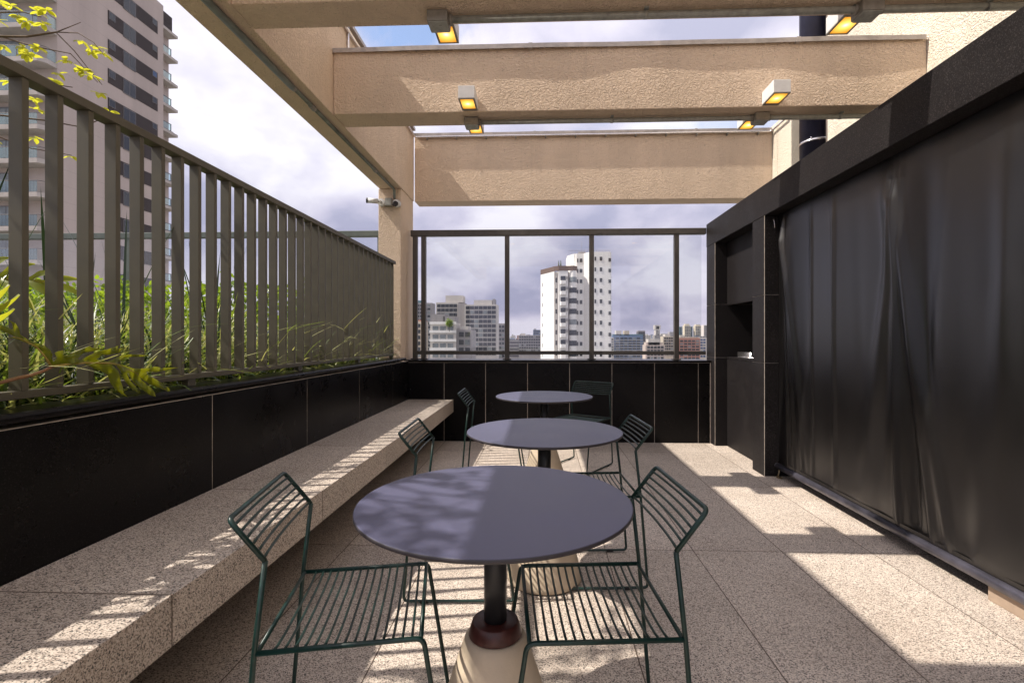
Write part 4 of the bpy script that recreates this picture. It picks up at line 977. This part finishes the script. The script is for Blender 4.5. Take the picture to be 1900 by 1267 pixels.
block('terraced_house', 'low grey block stepping down beside the pale terraced block', -43.4, -35.4, 252, 5.6, 'grey', [(0.2, 0.7, 7.4, 'offwhite')], (2, 3, 0.1, 4.0, 1.2))
block('office_block', 'plain grey concrete block just left of the railing post', -35.2, -29.4, 400, 13.2, 'grey', [], (2, 8, 0.1, 3.4, 1.5))
block('office_block', 'dark blue grey slab at the far left by the thin post', -108, -93.8, 420, 31.4, 'grey', [(0.1, 0.5, 33.5, 'teal')], (4, 14, 0.06, 3.1, 1.2))
block('beige_block', 'beige block sliver between the column and the first posts', -69, -63.2, 260, 10.2, 'beige', [(0.0, 1.0, 10.9, 'red')], (2, 8, 0.1, 3.1, 1.4))
block('office_block', 'low dark block with ribbed floors right of the first wide post', -32.6, -23.4, 500, -0.2, 'dark', [], None, bands=('grey', 6, 3.4, 0.6, 1.2))
block('office_block', 'grey office block with a fine window grid left of the white tower', -28.0, -1.0, 600, 4.8, 'grey', [(0.1, 0.3, 7, 'offwhite')], (9, 7, 0.02, 3.3, 1.0))
block('office_block', 'dark bluish block peeping over the grey office block', -15.5, -1.6, 900, 16.4, 'blue', [(0.1, 0.4, 18.5, 'grey')], (4, 6, 0.05, 4, 1.0))
block('blue_block', 'blue apartment block with white floor lines right of the white tower', 93, 131.6, 650, 5.1, 'blue', [(0.1, 0.28, 11, 'offwhite'), (0.38, 0.55, 11, 'beige'), (0.0, 1.0, 6.5, 'teal')], (6, 9, 0.08, 3.3, 3.0), bands=('offwhite', 9, 3.3, 6.0, 0.5))
block('office_block', 'narrow pale block next to the blue apartment block', 87.5, 92.6, 640, 2.0, 'offwhite', [], (2, 7, 0.1, 3.3, 1.2))
block('office_block', 'dark glass topped block behind the right end of the blue block', 139, 149, 720, 10.6, 'dark', [(0.0, 1.0, 12.2, 'grey')], (3, 6, 0.05, 3.3, 1))
block('domed_block', 'mauve stepped block with angled shoulders below the slim capped tower', 93.5, 110.8, 450, -4.9, 'mauve', [(0.05, 0.9, -2.4, 'mauve'), (0.15, 0.75, 0.5, 'offwhite')], (5, 5, 0.06, 3.2, 1.0))
block('capped_tower', 'slim tower with wide flat cap and red core on the skyline', 205, 212.5, 900, 17.5, 'offwhite', [(0.15, 0.85, 23.0, 'red'), (-0.2, 1.2, 24.9, 'offwhite')], (2, 8, 0.1, 3.3, 2.0))
block('cream_tower', 'left of the twin cream towers on the right skyline', 313, 325.8, 1100, 29.5, 'cream', [(0.15, 0.85, 32.6, 'cream')], (3, 10, 0.08, 3.3, 2.0), group='twin cream towers')
block('cream_tower', 'right of the twin cream towers on the right skyline', 336.3, 349.1, 1100, 28.5, 'cream', [(0.15, 0.85, 31.4, 'cream')], (3, 10, 0.08, 3.3, 2.0), group='twin cream towers')
block('teal_tower', 'teal glass tower close to the right railing post', 274.5, 280.6, 1000, 24.3, 'teal', [], (2, 9, 0.08, 3.5, 2.0))
block('teal_tower', 'slim teal tower tucked between the twin cream towers', 327, 333.5, 1110, 27, 'teal', [], (2, 9, 0.08, 3.5, 2.0))
block('red_block', 'brick red apartment block with dark balconies in the last railing bay', 150.6, 173.4, 550, 1.5, 'red', [(0.05, 0.95, 2.6, 'beige')], (5, 7, 0.03, 3.1, 2.4), bands=('red', 7, 3.1, 4.6, 0.9))
block('office_block', 'white and blue block at the right edge of the last railing bay', 188.5, 196.5, 600, 1.6, 'offwhite', [], (2, 7, 0.08, 3.3, 1.2), pane='pane_blue')
block('beige_block', 'tall beige block just left of the right railing post', 145.5, 158.0, 600, 3.6, 'beige', [(0.2, 0.7, 5.8, 'offwhite')], (4, 7, 0.06, 3.2, 1.4))
block('white_sliver', 'pale tower sliver touching the black niche wall', 258, 263.5, 800, 22.3, 'offwhite', [], (2, 9, 0.1, 3.2, 1.5))
# bushes on the terraced block
tg = tag(empty('roof_tree', (-46.9, 249, 8)), 'small green tree on the roof terrace of the pale terraced block', 'tree')
b = MB()
for k in range(420):
    v = Vector((rg.gauss(0, 1), rg.gauss(0, 1), rg.gauss(0, 1))).normalized() * rg.random() ** 0.4
    ellipse_leaf(b, Vector((-46.6 + v.x * 2.0, 248.6 + v.y * 1.2, 9.0 + v.z * 2.1)), Vector((rg.gauss(0, 1), rg.gauss(0, 1), rg.gauss(0, 1))), Vector((0, 0, 1)), 0.6, 0.4)
b.build('crown', M['leaf_hedge'], tg)
b = MB(); b.tube([(-46.6, 248.6, 4.5), (-46.6, 248.6, 9)], 0.15, 6); b.build('trunk', M['bark'], tg)

# --- the rest of the skyline reads as one mass
def city_mat(name, col):
    m, t, p, o = new_mat(name)
    geo = t.node('ShaderNodeNewGeometry'); sx = t.node('ShaderNodeSeparateXYZ'); t.link(geo.outputs['Position'], sx.inputs[0])
    a = joint_mask(t, sx.outputs[2], 3.2, 0.0, 0.7); c = joint_mask(t, sx.outputs[0], 4.1, 0.0, 1.25)
    f = t.math('MULTIPLY', t.math('MULTIPLY', a, c), 0.8)
    base = t.ramp(geo.outputs['Random Per Island'], [(0.0, tuple(v * 0.7 for v in col)), (1.0, tuple(min(1, v * 1.2) for v in col))])
    t.link(t.mix(f, base, (0.06, 0.065, 0.08)), p.inputs['Base Color']); p.inputs['Roughness'].default_value = 0.8
    return m
cm = [city_mat('skyline_pale', (0.56, 0.52, 0.47)), city_mat('skyline_grey', (0.34, 0.32, 0.32)), city_mat('skyline_cream', (0.60, 0.52, 0.40)), city_mat('skyline_brick', (0.36, 0.22, 0.17)), city_mat('skyline_blue', (0.16, 0.20, 0.28))]
cb_ = MB(); rc = random.Random(5)
for k in range(900):
    d = 520 + 3300 * rc.random() ** 1.3
    pxx = rc.uniform(-0.30, 0.40); x = pxx * d
    if 86 < x < 200 and d < 760: continue
    if -120 < x < 0 and d < 640: continue
    zt = 1.22 + d * rc.gauss(-0.006, 0.0075)
    zt = min(zt, 1.22 + d * 0.016, 1.22 + 28); 
    wd = rc.uniform(9, 22); dp = rc.uniform(9, 20); mi = rc.choice((0, 0, 0, 1, 1, 2, 3, 4))
    cb_.box((x, d, -46), (x + wd, d + dp, zt), mi)
    if rc.random() < 0.6: cb_.box((x + wd * 0.3, d + 2, zt + 0.01), (x + wd * 0.65, d + dp - 2, zt + rc.uniform(1.5, 4)), mi)
tag(cb_.build('distant_city', cm), 'far off city blocks along the horizon', 'city', kind='stuff')

# ================================================================== AIR
def haze():
    b = MB(); b.box((-5200, -2700, -47.6), (5200, 8200, 46))
    m = bpy.data.materials.new('haze_air'); m.use_nodes = True; t = NT(m.node_tree); t.n.clear()
    v = t.node('ShaderNodeVolumePrincipled'); v.inputs['Color'].default_value = (0.86, 0.88, 1.0, 1); v.inputs['Density'].default_value = 0.00009; v.inputs['Anisotropy'].default_value = 0.2
    o = t.node('ShaderNodeOutputMaterial'); t.link(v.outputs[0], o.inputs['Volume'])
    tag(b.build('haze', m), 'thin bluish haze over the far city', 'haze', kind='stuff')
haze()
